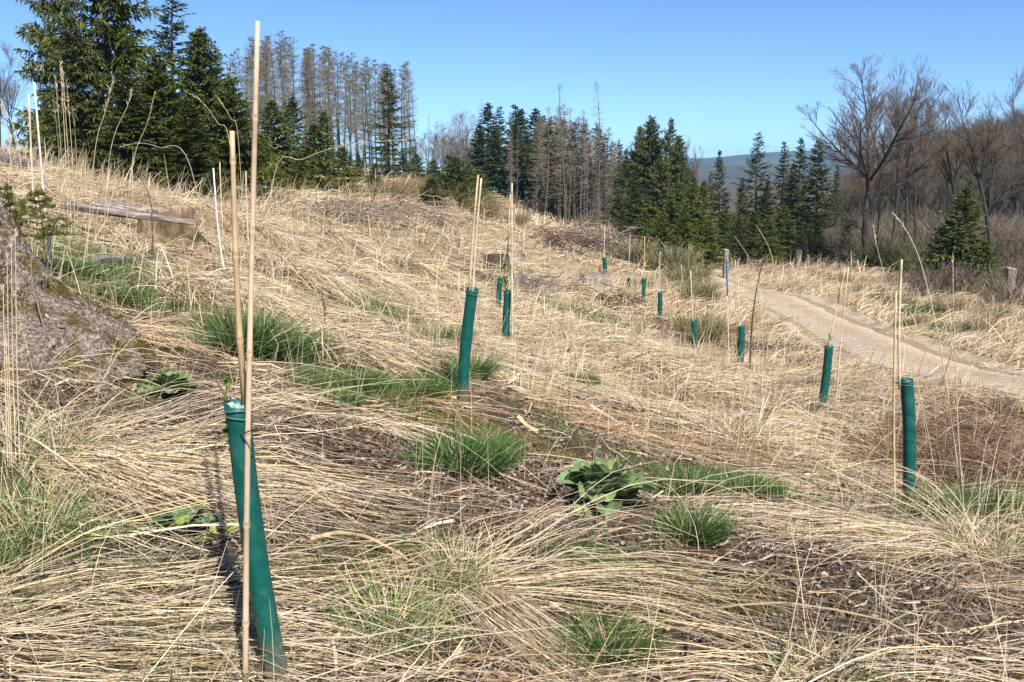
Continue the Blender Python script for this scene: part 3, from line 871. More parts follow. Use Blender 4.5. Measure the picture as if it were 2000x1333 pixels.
def leaves_geo(g, stem, rng, n, L, col, spread=.6):
    """Small ovate leaves along a stem polyline (K,3)."""
    K = len(stem)
    t = rng.uniform(.45, 1, n) * (K - 1)
    i = np.clip(t.astype(int), 0, K - 2); f = (t - i)[:, None]
    p = stem[i] * (1 - f) + stem[i + 1] * f
    az = rng.random(n) * 6.28; el = rng.normal(.5, spread, n)
    d = np.stack([np.cos(az) * np.cos(el), np.sin(az) * np.cos(el), np.sin(el)], 1)
    l = (L * rng.uniform(.6, 1.15, n))[:, None]
    s = np.linspace(0, 1, 5)
    P = p[:, None] + d[:, None] * (l * s)[..., None] + np.array([0, 0, -1.0]) * (.3 * l * s ** 2)[..., None]
    W = l * np.array([.08, .42, .5, .3, .02])
    g.ribbons(P, W, np.array([col]) * rng.uniform(.7, 1.35, (n, 1)), np.array([[0, 0, 1.0]]) + rng.normal(0, .4, (n, 3)))

def shelter(top, bot, d, rad, canes, label, extra=None, tie=None, seed=0):
    """top/bot: photo pixels of the tube's rim centre and foot; canes: list of (top px, bottom px, radius, inside?)."""
    rng = np.random.default_rng(seed + 100)
    B = at(*bot, d); T = at(*top, d - .02)
    zb = H1(B[0], B[1])
    T = T + np.array([0, 0, zb - B[2]]) * .6
    B[2] = zb
    root = thing("tree_shelter", label, "tree shelter", B, 0, "green tree shelters with canes")
    T = T - B
    B0 = -T / np.linalg.norm(T) * .05
    ax, a, b = frame(T - B0)
    L = np.linalg.norm(T - B0)
    # tube: outer skin, rim, inner skin; a lap seam and small dents
    nk, ns = 34, 28
    s = np.linspace(0, 1, nk); th = np.arange(ns) * 2 * np.pi / ns
    S, TH = np.meshgrid(s, th, indexing='ij')
    dent = 1 + .035 * fbm(S * 4 + seed, np.cos(TH) * 1.5 + 3, seed, 2) + .03 * fbm(S * 9, np.sin(TH) * 1.5, seed + 3, 2)
    flare = 1 + .05 * sstep(.985, 1, S) + .04 * sstep(.9, 1, S)
    lip = .02 * np.cos(TH * 1 + seed) * sstep(.93, 1, S)
    bowl = .014 * np.sin(S * np.pi + .2 * seed)
    def ring(r): return (B0 + ax * ((S + lip * .5) * L)[..., None] + a * (r * np.cos(TH) + bowl)[..., None] + b * (r * np.sin(TH))[..., None])
    seam = 1 + .05 * np.exp(-((TH - 1.2) / .12) ** 2)
    Vo, Vi = ring(rad * dent * flare * seam), ring(rad * dent * flare * seam - .0028)
    idx = np.arange(nk * ns).reshape(nk, ns); nx = np.roll(idx, -1, 1)
    Q = np.stack([idx[:-1], nx[:-1], nx[1:], idx[1:]], -1).reshape(-1, 4)
    M = nk * ns
    Qi = Q[:, ::-1] + M
    rim = np.stack([idx[-1], nx[-1], nx[-1] + M, idx[-1] + M], -1)
    g = Geo(); g.raw(np.concatenate([Vo.reshape(-1, 3), Vi.reshape(-1, 3)]), np.concatenate([Q, Qi, rim]))
    g.build("tube", M_TUBE, root, True)
    for k, c in enumerate(canes):
        (tp, bp, r, dd) = c[:4]
        bb = at(*bp, d + dd) ; tt = at(*tp, d + dd + (c[4] if len(c) > 4 else 0))
        if bp[1] > bot[1] - 60 and bp[1] > top[1] + 30:        # reaches the ground
            zz = H1(bb[0], bb[1]) - .04
            bb = bb + (bb - tt) * max(0, (bb[2] - zz)) / max(.2, tt[2] - bb[2]); bb[2] = min(bb[2], zz)
        cg = Geo()
        colr = np.array([(.60, .45, .30), (.54, .39, .22), (.62, .50, .36)][(k + seed) % 3])
        cane_geo(cg, bb - B, tt - B, r * (.94 if d < 4 else 1), r * (.68 if d < 4 else .85), rng, .26 if d < 5 else .2, colr * (.82 if d < 4 else .95), .008)
        cg.build("stake", M_CANE, root, True)
    if tie:
        p = T + ax * -.02
        tg = Geo()
        for q in range(2):
            t = np.linspace(0, 2 * np.pi, 15)
            r = tie
            P = p - ax * (.012 * q) + a * (np.cos(t) * r)[:, None] + b * (np.sin(t) * r)[:, None] + ax * (.01 * np.sin(t + q))[:, None]
            tg.tubes(P[None], .0016, (1, 1, 1), 5)
        t = np.linspace(0, 1, 4)[:, None]
        tg.tubes((p + a * r * t * 1.7 - b * r + ax * .02 * t)[None], .0014, (1, 1, 1), 4)
        tg.build("tie", M_TIE, root, True)
    if d < 8:            # cut barbs along the edge and the tie slots
        for q in (.36, .52, .74):
            p = B0 + ax * (q * L) + a * bowl[0, 0]
            t = np.linspace(0, 1.15, 7)
            o_ = rng.uniform(4.4, 5.2)
            P = p + (a * np.cos(t + o_)[:, None] + b * np.sin(t + o_)[:, None]) * (rad * 1.09)
            sg = Geo(); sg.tubes(P[None], .0016, (.01, .05, .04), 4)
            sg.build("slot", M_TWIG, root)
    return root, B, T + B

def sapling(p, h, label, n, L, col, seed, lean=(0, 0)):
    rng = np.random.default_rng(seed)
    root = thing("sapling", label, "sapling", p, 0)
    t = np.linspace(0, 1, 8)
    P = np.stack([lean[0] * t + .012 * np.sin(t * 6), lean[1] * t + .01 * np.cos(t * 5) - .01, h * t], 1)
    g = Geo(); g.tubes(P[None], (.004 * (1 - .6 * t))[None], (.14, .10, .06), 5)
    for q in range(3):
        i = 4 + q; dv = np.array([rng.normal(0, .05), rng.normal(0, .05), .06])
        tt = np.linspace(0, 1, 4)[:, None]; g.tubes((P[i] + dv * tt)[None], .0018, (.16, .11, .06), 4)
    g.build("stem", M_TWIG, root)
    g = Geo(); leaves_geo(g, P, rng, n, L, col); g.build("leaves", M_LEAF, root)

s1, B1, T1 = shelter((463, 786), (545, 1322), 2.5, .031, [((503, 42), (481, 1345), .0092, -.046), ((453, 256), (480, 800), .0095, .012, .03)],
    "tall green plastic tube nearest the viewer, leaning left beside two long bamboo canes", tie=.038, seed=0)
lg = Geo()
axv = (T1 - B1) / np.linalg.norm(T1 - B1)
_, a_, b_ = frame(axv)
t_ = np.linspace(-1, 1, 6)
for q in range(3):
    P = (T1 - B1) - axv * (.012 + .008 * q) + a_ * (t_ * .018)[:, None] + b_ * (.012 - .012 * q) + axv * (.02 * np.sin(t_ * 2 + q))[:, None]
    lg.ribbons(P[None], .022, np.array([[.5, .6, .57]]), axv[None])
lg.build("liner", M_FLEECE, s1)
sapling(T1 + np.array([-.01, .02, -.3]), .36, "leafy seedling peeping out of the nearest green tube", 22, .045, (.12, .2, .03), 3, (-.02, .03))
s2, B2, T2 = shelter((922, 557), (905, 775), 6.1, .0355, [((934, 342), (916, 600), .0075, -.03), ((940, 349), (923, 600), .0072, .02)],
    "green plastic tube with two canes standing on bare soil in the middle of the slope", tie=.042, seed=1)
s3, B3, T3 = shelter((991, 562), (990, 677), 11.8, .044, [((1000, 358), (1002, 690), .010, -.12), ((997, 380), (989, 590), .009, .0)],
    "green tube right of the middle one, topped by a leafy seedling and one long cane", tie=.05, seed=2)
sapling(T3 + np.array([0, 0, -.3]), .62, "leafy seedling growing out of the tube beside the single long cane", 46, .085, (.14, .22, .04), 5, (-.03, .05))
shelter((977, 542), (974, 613), 17.5, .048, [((990, 470), (977, 560), .009, .0)], "darker green tube right behind the tube with the leafy seedling", seed=3)
shelter((943, 478), (941, 516), 36, .075, [((946, 408), (943, 500), .016, .0)], "far green tube with one cane on the slope behind the middle tube", seed=4)
shelter((1021, 481), (1018, 517), 36, .07, [((1027, 440), (1021, 500), .014, .0)], "far green tube right of the long canes, its foot bent left", seed=5)
shelter((992, 487), (991, 508), 40, .07, [((1003, 440), (992, 500), .015, .0)], "far green tube half hidden behind the seedling leaves and the long canes", seed=6)
shelter((1257, 545), (1256, 596), 28, .062, [((1259, 462), (1258, 570), .014, .0)], "green tube with one pale cane right of the grey sawn log", seed=7)
shelter((1288, 571), (1290, 627), 24, .056, [((1289, 492), (1288, 600), .013, .0)], "leaning green tube with a thin cane behind, above the brown dead branch", seed=8)
shelter((1354, 628), (1357, 694), 21, .058, [((1349, 530), (1355, 650), .014, .0)], "green tube under one crooked grey stake, in front of the rushes", seed=9)
shelter((1447, 633), (1447, 712), 17.5, .058, [((1436, 508), (1441, 670), .009, .02), ((1441, 516), (1446, 670), .009, -.02)],
    "green tube with two canes beside the dark dead stalk near the track", tie=.06, seed=10)
s12, B12, T12 = shelter((1617, 672), (1606, 797), 10.9, .046, [((1651, 525), (1612, 720), .0085, .05), ((1657, 522), (1632, 797), .0085, -.05)],
    "green tube with leafy seedling and two crossed canes in front of the sandy track", tie=.05, seed=11)
sapling(T12 + np.array([0, 0, -.25]), .36, "small seedling sticking out of the tube in front of the sandy track", 20, .06, (.12, .2, .04), 9, (.02, .02))
s13, B13, T13 = shelter((1767, 735), (1778, 987), 5.45, .0355, [((1761, 507), (1757, 760), .0075, -.04), ((1750, 570), (1748, 985), .0072, -.06)],
    "rightmost green tube with two yellow canes, standing in brown undergrowth", tie=.045, seed=12)
shelter((1228, 527), (1228, 543), 34, .06, [((1231, 460), (1228, 535), .016, .0)], "far short green tube with a crooked cane between the log and the track", seed=13)
shelter((1157, 498), (1156, 513), 48, .08, [((1160, 455), (1157, 505), .016, .0)], "far green tube left of the tight pair of tubes", seed=14)
shelter((1180, 500), (1182, 532), 40, .085, [((1181, 440), (1180, 520), .02, .0)], "far green tube in front of its pair, above the grey sawn log", seed=15)
shelter((1173, 496), (1174, 516), 45, .09, [((1176, 440), (1173, 510), .02, .0)], "far green tube hidden partly behind its pair, left one of the pair", seed=16)

# canes standing without a tube
def lone_cane(tp, bp, d, r, label, cat="bamboo cane", col=(.6, .48, .32), name="bamboo_cane", seed=0, tipcol=None, tiplen=0, bow=.01):
    rng = np.random.default_rng(seed + 300)
    B, T = at(*bp, d), at(*tp, d)
    dz = H1(B[0], B[1]) - B[2]; B[2] += dz
    T[2] += dz * .5
    g = Geo()
    Tb = T - B
    if tiplen:
        m = Tb * (1 - tiplen)
        cane_geo(g, -Tb / np.linalg.norm(Tb) * .06, m, r, r * .9, rng, .3, col, bow)
        root = thing(name, label, cat, B)
        g.build("cane", M_CANE, root, True)
        g = Geo(); g.tubes(np.stack([m - Tb * .001, m + Tb * tiplen * .5, Tb])[None], r * 1.15, tipcol, 8, True); g.build("painted_tip", M_CANE, root, True)
        return
    cane_geo(g, -Tb / np.linalg.norm(Tb) * .06, Tb, r, r * .85, rng, .24, col, bow)
    o = g.build(name, M_CANE, None, True); o.location = B
    tag(o, label, cat, "canes standing without a tube")
lone_cane((66, 152), (101, 520), 7.2, .0085, "tall whitish cane leaning left above the young spruce", col=(.68, .62, .54), seed=1)
lone_cane((57, 197), (74, 500), 8.0, .0085, "shorter tan cane just left of the tall whitish cane", col=(.62, .46, .32), seed=2)
lone_cane((415, 298), (438, 470), 9.5, .008, "thin white cane with a teal band left of the nearest tube's canes", col=(.7, .72, .68), seed=3, bow=.03)
lone_cane((428, 294), (436, 440), 12, .008, "thin tan cane close beside the white one", col=(.6, .45, .3), seed=4)
lone_cane((478, 290), (484, 420), 12, .008, "thin tan cane seen between the two long canes", col=(.6, .46, .28), seed=5)
lone_cane((1420, 470), (1428, 640), 19, .012, "thin stick with blue painted top half beside the track", "marker stick", (.6, .5, .38), "marker_stick", 6, (.008, .10, .30), .34)
lone_cane((1331, 505), (1338, 560), 30, .012, "grey stick standing in the reeds near the track", "stick", (.45, .38, .3), "stick", 7)
lone_cane((1074, 465), (1076, 545), 26, .012, "thin grey stick between the far tubes", "stick", (.5, .42, .33), "stick", 8)

def ground_stick(pts, label, r, col, seed):
    rng = np.random.default_rng(seed)
    P = np.array([ground_at(*p) + np.array([0, 0, .035 + .02 * math.sin(i)]) for i, p in enumerate(pts)])
    t = np.linspace(0, len(P) - 1, 24); k = np.minimum(t.astype(int), len(P) - 2); f = (t - k)[:, None]
    Q = P[k] * (1 - f) + P[k + 1] * f
    for _ in range(3): Q[1:-1] = (Q[:-2] + Q[1:-1] + Q[2:]) / 3
    g = Geo(); g.tubes((Q - P[0])[None], (r * (1 + .12 * rng.normal(size=24)) * np.linspace(1, .6, 24))[None], np.array(col)[None, None] * rng.uniform(.8, 1.15, (1, 24, 1)), 8, True)
    o = g.build("fallen_stick", M_CANE, None, True); o.location = P[0]; tag(o, label, "stick")
ground_stick([(608, 1072), (660, 1068), (720, 1080), (790, 1108)], "curved pale stick lying in the straw right of the nearest tube", .009, (.5, .36, .2), 1)
ground_stick([(1360, 1150), (1440, 1120), (1530, 1128), (1700, 1108), (1990, 1112)], "long thin dark bramble stem arching over the grass at lower right", .004, (.07, .045, .03), 2)
# ------------------------------------------------------------------ seed stalks
def stalk(pts, d0, d1, label, r=.0016, head=.2, seed=0, name="grass_stalk", cat="grass stalk", col=(.55, .45, .3), headlen=.03):
    """A tall dry stalk through photo pixels pts (foot first); depth runs d0..d1; plumes over the last part."""
    rng = np.random.default_rng(seed + 500)
    n = len(pts)
    W = np.array([at(*p, d0 + (d1 - d0) * i / (n - 1)) for i, p in enumerate(pts)])
    W[0, 2] = H1(W[0, 0], W[0, 1]) - .02
    t = np.linspace(0, n - 1, 26)
    # smooth through points
    Q = np.vstack([2 * W[0] - W[1], W, 2 * W[-1] - W[-2]])
    out = []
    for k in t:
        i = min(int(k), n - 2); f = k - i
        a, b, c, d = Q[i], Q[i + 1], Q[i + 2], Q[i + 3]
        out.append(.5 * (2 * b + (c - a) * f + (2 * a - 5 * b + 4 * c - d) * f * f + (3 * b - a - 3 * c + d) * f ** 3))
    P = np.array(out); B = P[0].copy(); P -= B
    g = Geo()
    g.tubes(P[None], (r * np.linspace(1.2, .5, 26))[None], col, 5)
    if head:
        m = 46
        k = 25 * (1 - head * rng.random(m)); i = np.clip(k.astype(int), 0, 24); f = (k - i)[:, None]
        p = P[i] * (1 - f) + P[i + 1] * f
        tg = P[i + 1] - P[i]; tg /= np.linalg.norm(tg, axis=1, keepdims=True)
        dv = tg + rng.normal(0, .35, (m, 3)); dv /= np.linalg.norm(dv, axis=1, keepdims=True)
        L = .6 * headlen * rng.uniform(.4, 1.1, (m, 1))
        s = np.linspace(0, 1, 3)
        g.ribbons(p[:, None] + dv[:, None] * (L * s)[..., None], r * np.array([[.9, 1.3, .3]]), np.array([col]) * rng.uniform(.8, 1.25, (m, 1)))
    o = g.build(name, M_STRAW); o.location = B
    tag(o, label, cat, "tall seed stalks")
stalk([(1893, 1090), (1862, 850), (1835, 670), (1800, 520), (1770, 450), (1745, 417)], 4.3, 4.5, "tall pale seed stalk bending left, right of the rightmost tube", .0028, .28, 1)
stalk([(1888, 1085), (1872, 850), (1866, 700), (1862, 600), (1861, 495)], 4.3, 4.4, "straight upright seed stalk at the right, nearly vertical", .0024, .3, 2)
stalk([(1840, 1000), (1815, 860), (1775, 690), (1740, 580), (1712, 480), (1706, 440)], 5.0, 5.2, "thin seed stalk leaning left across the canes of the rightmost tube", .0022, .22, 3)
stalk([(500, 420), (535, 345), (590, 312), (650, 290), (710, 279), (792, 274)], 6.0, 5.6, "long arching seed stalk bowed to the right beside the nearest cane", .0028, .45, 4, headlen=.05)
stalk([(470, 400), (450, 290), (425, 240), (395, 200), (362, 178)], 7.0, 7, "arching seed stalk bowed left before the dark spruces", .002, .3, 5)
stalk([(470, 340), (466, 280), (450, 230), (420, 184)], 7.5, 7.5, "short seed stalk bowed left above the arching one", .002, .3, 6)
stalk([(420, 360), (370, 320), (310, 288), (270, 280), (236, 287)], 7.0, 7, "low arching stalk bowed left over the grass crest", .002, .3, 7)
stalk([(160, 420), (185, 300), (205, 220), (220, 160)], 7.5, 7.5, "tall feathery stalk leaning right before the spruces", .003, .35, 8, headlen=.09)
stalk([(190, 400), (215, 300), (250, 205), (256, 178)], 7.8, 7.8, "slim stalk leaning right, second of the two feathery ones", .0028, .35, 9, headlen=.08)
stalk([(230, 400), (260, 320), (288, 240), (302, 182)], 8, 8, "slim stalk leaning right beneath the spruces, right of the feathery ones", .0028, .25, 10)
stalk([(60, 400), (36, 290), (10, 215), (0, 195)], 6.5, 6.5, "pale stalk leaning left at the left edge", .003, .1, 11)
stalk([(20, 330), (18, 280), (8, 235), (2, 205)], 7, 7, "thick pale stalk at the far left edge", .004, .1, 12)
stalk([(1560, 660), (1545, 590), (1520, 540), (1500, 480), (1477, 440)], 14, 14, "thin stalk bowed left in front of the track bend", .005, .2, 13)
stalk([(1500, 640), (1480, 560), (1460, 500), (1435, 462)], 15, 15, "short stalk bowed left in front of the blue topped stick", .005, .2, 14)
stalk([(1465, 690), (1470, 620), (1483, 540), (1497, 488)], 16.5, 16.5, "dark dead stalk with knotty bark next to the tube with two canes", .013, .95, 15, "dead_stalk", "dead stalk", (.09, .06, .04), .1)
stalk([(632, 640), (634, 612), (630, 585)], 7, 7, "dark dead weed standing left of the second tube", .006, .9, 16, "dead_weed", "dead weed", (.12, .08, .06), .05)
stalk([(298, 470), (296, 430), (297, 410), (288, 375), (270, 340)], 8.6, 8.6, "dark twig standing before the mossy sawn stump", .006, .1, 17, "dead_twig", "twig", (.10, .08, .07), .05)
stalk([(100, 705), (85, 640), (65, 560), (60, 500)], 4.3, 4.4, "thin grey twig leaning on the flank of the big stump", .004, 0, 18, "dead_twig", "twig", (.22, .18, .17))
for k, (x0, x1, yt) in enumerate([(132, 118, 120), (138, 122, 135), (145, 130, 160), (125, 108, 150), (150, 142, 210), (120, 104, 190)]):
    stalk([(x0, 440), ((x0 + x1) / 2 + 3, 300), (x1, yt)], 8.2 + .1 * k, 8.2, "straight pale reed in the tight bunch left of the dark spruces", .0038, .25, 30 + k, headlen=.06)
for k, (x, yt) in enumerate([(6, 560), (14, 500), (22, 470), (30, 450), (10, 640)]):
    stalk([(x + 4, 860), (x + 3, 700), (x, yt)], 3.4, 3.5, "upright straw stalk in front of the big stump at the left edge", .0022, .05, 50 + k)

# ------------------------------------------------------------------ rosettes of broad leaves
def rosette(px, py, label, n, L, seed, col=(.16, .235, .095), squash=1.0):
    rng = np.random.default_rng(seed)
    p = ground_at(px, py)
    g = Geo()
    nu, nv = 9, 5
    for i in range(n):
        f = i / n
        az = i * 2.399 + rng.normal(0, .25)
        el = R2(80 - 50 * f + rng.normal(0, 11)); l = L * (.55 + .55 * f) * rng.uniform(.8, 1.15)
        u = np.linspace(0, 1, nu)
        e = el - (.5 + .9 * rng.random()) * u ** 1.6 * (.5 + .8 * f) + rng.normal(0, .12) * np.sin(u * 4)
        st = l / (nu - 1)
        r = np.concatenate([[0], np.cumsum(np.cos(e[:-1]) * st)]) + .02; z = np.concatenate([[0], np.cumsum(np.sin(e[:-1]) * st)]) + .06 * (1 - f) + .015
        w = l * .30 * np.sin(np.pi * np.clip(u * .93 + .04, 0, 1) ** .85) ** .8 + .004
        v = np.linspace(-1, 1, nv)
        U, V = np.meshgrid(u, v, indexing='ij')
        lat = w[:, None] * V * (1 + .06 * np.sin(U * 21 + i))
        zz = z[:, None] + np.abs(V) * w[:, None] * rng.uniform(.1, .6) + .16 * w[:, None] * np.sin(U * 15 + V * 4 + i) + rng.normal(0, .25) * V * w[:, None]
        x = r[:, None] * math.cos(az) - lat * math.sin(az); y = r[:, None] * math.sin(az) + lat * math.cos(az)
        idx = np.arange(nu * nv).reshape(nu, nv)
        Q = np.stack([idx[:-1, :-1], idx[1:, :-1], idx[1:, 1:], idx[:-1, 1:]], -1).reshape(-1, 4)
        c = np.array(col) * rng.uniform(.75, 1.3)
        if rng.random() < .05: c = c * np.array([2.2, 1.7, .6])
        cc = c * (1 + .6 * np.exp(-(V / .16) ** 2) + .25 * np.sin(U * 34 - np.abs(V) * 9))[..., None] * (np.array([1.5, 1.15, .8]) if rng.random() < .08 else 1)
        g.raw(np.stack([x, y, zz * squash], -1), Q, None, cc.reshape(-1, 3))
    o = g.build("broad_leaf_rosette", M_LEAF, None, True); o.location = p
    tag(o, label, "leafy plant", "rosettes of broad leaves")
rosette(1178, 992, "large grey green rosette of broad leaves on bare soil in front of the rightmost tube", 72, .20, 1)
rosette(335, 775, "grey green broad leaved rosette left of the nearest tube, behind straw stems", 40, .14, 2, squash=.7)
rosette(360, 1045, "flattened broad leaved rosette with yellow leaf left of the nearest tube's foot", 14, .13, 3, (.10, .17, .075), .6)
rosette(430, 1062, "small yellowish leaves right of the flattened rosette", 5, .09, 4, (.2, .24, .05), .5)

# ------------------------------------------------------------------ stumps, logs, posts, brushwood
def stump_mat(name, moss, bark=((.10, .078, .06), (.26, .205, .165), (.44, .365, .31))):
    """Scaly bark: cracked plates, grain, pale flecks and cushions of moss."""
    m, n, l = new_mat(name)
    b = n["Principled BSDF"]; tc = n.new("ShaderNodeTexCoord")
    def nz(scale, det=8, ro=.7):
        q = n.new("ShaderNodeTexNoise"); q.inputs["Scale"].default_value = scale; q.inputs["Detail"].default_value = det; q.inputs["Roughness"].default_value = ro
        l.new(tc.outputs["Object"], q.inputs["Vector"]); return q.outputs[0]
    n1, n2, n3 = nz(55, 6, .75), nz(5, 5, .6), nz(17, 8, .8)
    v = n.new("ShaderNodeTexVoronoi"); v.feature = 'DISTANCE_TO_EDGE'; v.inputs["Scale"].default_value = 30
    ad = n.new("ShaderNodeVectorMath"); ad.operation = 'MULTIPLY_ADD'
    cmb = n.new("ShaderNodeCombineXYZ")
    for i in range(3): l.new(n3, cmb.inputs[i])
    l.new(cmb.outputs[0], ad.inputs[0]); ad.inputs[1].default_value = (.12, .12, .12); l.new(tc.outputs["Object"], ad.inputs[2])
    l.new(ad.outputs[0], v.inputs["Vector"])
    cr = n.new("ShaderNodeValToRGB"); e = cr.color_ramp.elements
    e[0].position, e[0].color = .36, (*bark[0], 1); e[1].position, e[1].color = .66, (*bark[2], 1)
    k = e.new(.5); k.color = (*bark[1], 1)
    l.new(n1, cr.inputs[0])
    mr = n.new("ShaderNodeMapRange"); mr.inputs[1].default_value = 0; mr.inputs[2].default_value = .05; l.new(v.outputs["Distance"], mr.inputs[0])
    mx = n.new("ShaderNodeMix"); mx.data_type = 'RGBA'; mx.inputs[6].default_value = (.06, .046, .036, 1)
    l.new(mr.outputs[0], mx.inputs[0]); l.new(cr.outputs[0], mx.inputs[7])
    mm = n.new("ShaderNodeMapRange"); mm.inputs[1].default_value = .50 if moss else .95; mm.inputs[2].default_value = .60 if moss else 1
    su = n.new("ShaderNodeMath"); su.operation = 'MULTIPLY_ADD'; l.new(n1, su.inputs[0]); su.inputs[1].default_value = .35; su.inputs[2].default_value = -.17
    sv_ = n.new("ShaderNodeMath"); l.new(su.outputs[0], sv_.inputs[0]); l.new(n2, sv_.inputs[1]); l.new(sv_.outputs[0], mm.inputs[0])
    mc = n.new("ShaderNodeValToRGB"); e = mc.color_ramp.elements
    e[0].position, e[0].color = .35, (.03, .028, .008, 1); e[1].position, e[1].color = .7, (.20, .16, .04, 1); l.new(n1, mc.inputs[0])
    m2 = n.new("ShaderNodeMix"); m2.data_type = 'RGBA'; l.new(mm.outputs[0], m2.inputs[0]); l.new(mx.outputs[2], m2.inputs[6]); l.new(mc.outputs[0], m2.inputs[7])
    l.new(m2.outputs[2], b.inputs["Base Color"]); b.inputs["Roughness"].default_value = .95; b.inputs["Specular IOR Level"].default_value = .1
    hs = n.new("ShaderNodeMath"); hs.operation = 'MULTIPLY_ADD'; l.new(mr.outputs[0], hs.inputs[0]); hs.inputs[1].default_value = .5; l.new(n1, hs.inputs[2])
    bp = n.new("ShaderNodeBump"); bp.inputs["Strength"].default_value = .8; bp.inputs["Distance"].default_value = .014
    l.new(hs.outputs[0], bp.inputs["Height"]); l.new(bp.outputs[0], b.inputs["Normal"])
    return m
def lathe(prof, ns, seed, ridges, amp, ecc=1.0):
    """prof: list of (radius, z); ridged outline for root buttresses."""
    th = np.arange(ns) * 2 * np.pi / ns
    r = np.array([p[0] for p in prof])[:, None]; z = np.array([p[1] for p in prof])[:, None]
    k = np.linspace(1, .25, len(prof))[:, None]
    rid = sum(np.cos(th * m + ph) * a for m, ph, a in ridges)[None]
    R = r * (1 + amp * k * rid) * (1 + .12 * fbm(th[None] * 3 + 0 * z, z * 5, seed, 3) + .06 * fbm(th[None] * 12 + 0 * z, z * 14, seed + 9, 3))
    V = np.stack([R * np.cos(th), R * np.sin(th) * ecc, z + 0 * R + .02 * fbm(th[None] * 5, z * 6, seed + 4, 2)], -1)
    n = len(prof)
    idx = np.arange(n * ns).reshape(n, ns); nx = np.roll(idx, -1, 1)
    return V, np.stack([idx[:-1], nx[:-1], nx[1:], idx[1:]], -1).reshape(-1, 4)
def disc(g, ringpts, zoff, col=(1, 1, 1), rings=5):
    c = ringpts.mean(0)
    fr = np.linspace(1, .02, rings)
    V = np.stack([c + (ringpts - c) * f for f in fr]); V[1:, :, 2] += zoff
    n, k = V.shape[:2]
    idx = np.arange(n * k).reshape(n, k); nx = np.roll(idx, -1, 1)
    g.raw(V.reshape(-1, 3), np.stack([idx[:-1], nx[:-1], nx[1:], idx[1:]], -1).reshape(-1, 4), None, col)

p = at(-175, 700, 4.75); p[2] = H1(p[0], p[1])
root = thing("tree_stump", "huge mossy stump with spreading root flank, cut off by the left edge", "tree stump", p)
prof = [(1.12, -.14), (.98, .02), (.86, .10), (.74, .19), (.64, .30), (.55, .42), (.46, .56), (.39, .70), (.36, .80), (.35, .86)]
fine = [(np.interp(q, np.arange(len(prof)), [a for a, b in prof]), np.interp(q, np.arange(len(prof)), [b for a, b in prof])) for q in np.linspace(0, 9, 150)]
V, Q = lathe(fine, 420, 4, [(5, .4, .5), (3, 1.0, .5), (8, 2, .3)], .10)
_r = np.hypot(V[..., 0], V[..., 1])[..., None]; _t = np.arctan2(V[..., 1], V[..., 0])
_n = (.035 * fbm(_t * 14, V[..., 2] * 9, 61, 4) + .02 * np.abs(fbm(_t * 40, V[..., 2] * 26, 67, 2)))[..., None]
V = V * (1 + _n / (_r + .1) * np.array([1, 1, .3]))
g = Geo(); g.raw(V, Q); g.build("bark", stump_mat("mossy_bark", True), root, True)
for (px_, py_, az_) in [(262, 488, 150), (352, 486, 20), (300, 494, -60)]:
    tussock(px_, py_ + 8, "straw tuft growing against the foot of the mossy sawn stump", [(45, az_, 60, .12, .32, 25, 75, 1.0)], .14)
for (px_, py_, az_) in [(215, 705, 160), (150, 735, 20), (60, 740, 10), (270, 660, -20)]:
    tussock(px_, py_, "sparse straw tuft lying against the foot of the huge mossy stump", [(70, az_, 45, .2, .55, 10, 45, 1.2)], .14)
M_SAWN = noise_mat("weathered_sawn_wood", [(.3, (.16, .12, .09)), (.55, (.36, .29, .22)), (.75, (.52, .45, .38))], (3, 3, 30), 6, .9, .4, .01)
g = Geo(); disc(g, V[-1], .01); g.build("sawn_top", M_SAWN, root, True)
rs = np.random.default_rng(12)
du = np.roll(V, -1, 1) - V; dw = np.gradient(V, axis=0)
Nn = np.cross(du, dw); Nn /= np.linalg.norm(Nn, axis=2, keepdims=True) + 1e-9
def on_stump(n):
    i = rs.integers(2, V.shape[0] - 1, n); j = rs.integers(0, V.shape[1], n)
    q = V[i, j] + rs.normal(0, .012, (n, 3)) * np.array([1, 1, 0]); return q, Nn[i, j], dw[i, j] / (np.linalg.norm(dw[i, j], axis=1, keepdims=True) + 1e-9)
q, nn_, up_ = on_stump(9000)
sd_ = np.cross(nn_, up_)
ln = (.004 + .009 * rs.random((9000, 1)) ** 2)
dd_ = up_ * ln + sd_ * rs.normal(0, .5, (9000, 1)) * ln
lift = nn_ * ln * rs.uniform(.1, .8, (9000, 1))
g = Geo(); g.ribbons(np.stack([q - dd_, q + lift * .5, q + dd_ + lift], 1), ln * np.array([[.6, 1.1, .5]]), np.array([(.28, .22, .18), (.2, .155, .125), (.36, .30, .26), (.11, .08, .065), (.25, .19, .15)])[rs.integers(0, 5, 9000)], nn_ + rs.normal(0, .3, (9000, 3)))
g.build("bark_scales", M_LITTER, root)
q, nn_, up_ = on_stump(60000)
mk = fbm(q[:, 0] * 3.2 + q[:, 2] * 2, q[:, 1] * 3.2 - q[:, 2], 88, 3) - .25 * (q[:, 2] - .2)
ok = mk > .16
q, nn_ = q[ok], nn_[ok]; m_ = len(q)
dd_ = (nn_ * .8 + rs.normal(0, .5, (m_, 3)) + np.array([0, 0, .3])) * rs.uniform(.008, .02, (m_, 1))
g = Geo(); g.ribbons(np.stack([q, q + dd_ * .6, q + dd_], 1), .0055 * np.array([[1, .9, .3]]), np.array([(.2, .165, .04), (.15, .13, .03), (.26, .2, .055), (.1, .10, .025)])[rs.integers(0, 4, m_)])
g.build("moss", M_GREEN, root)

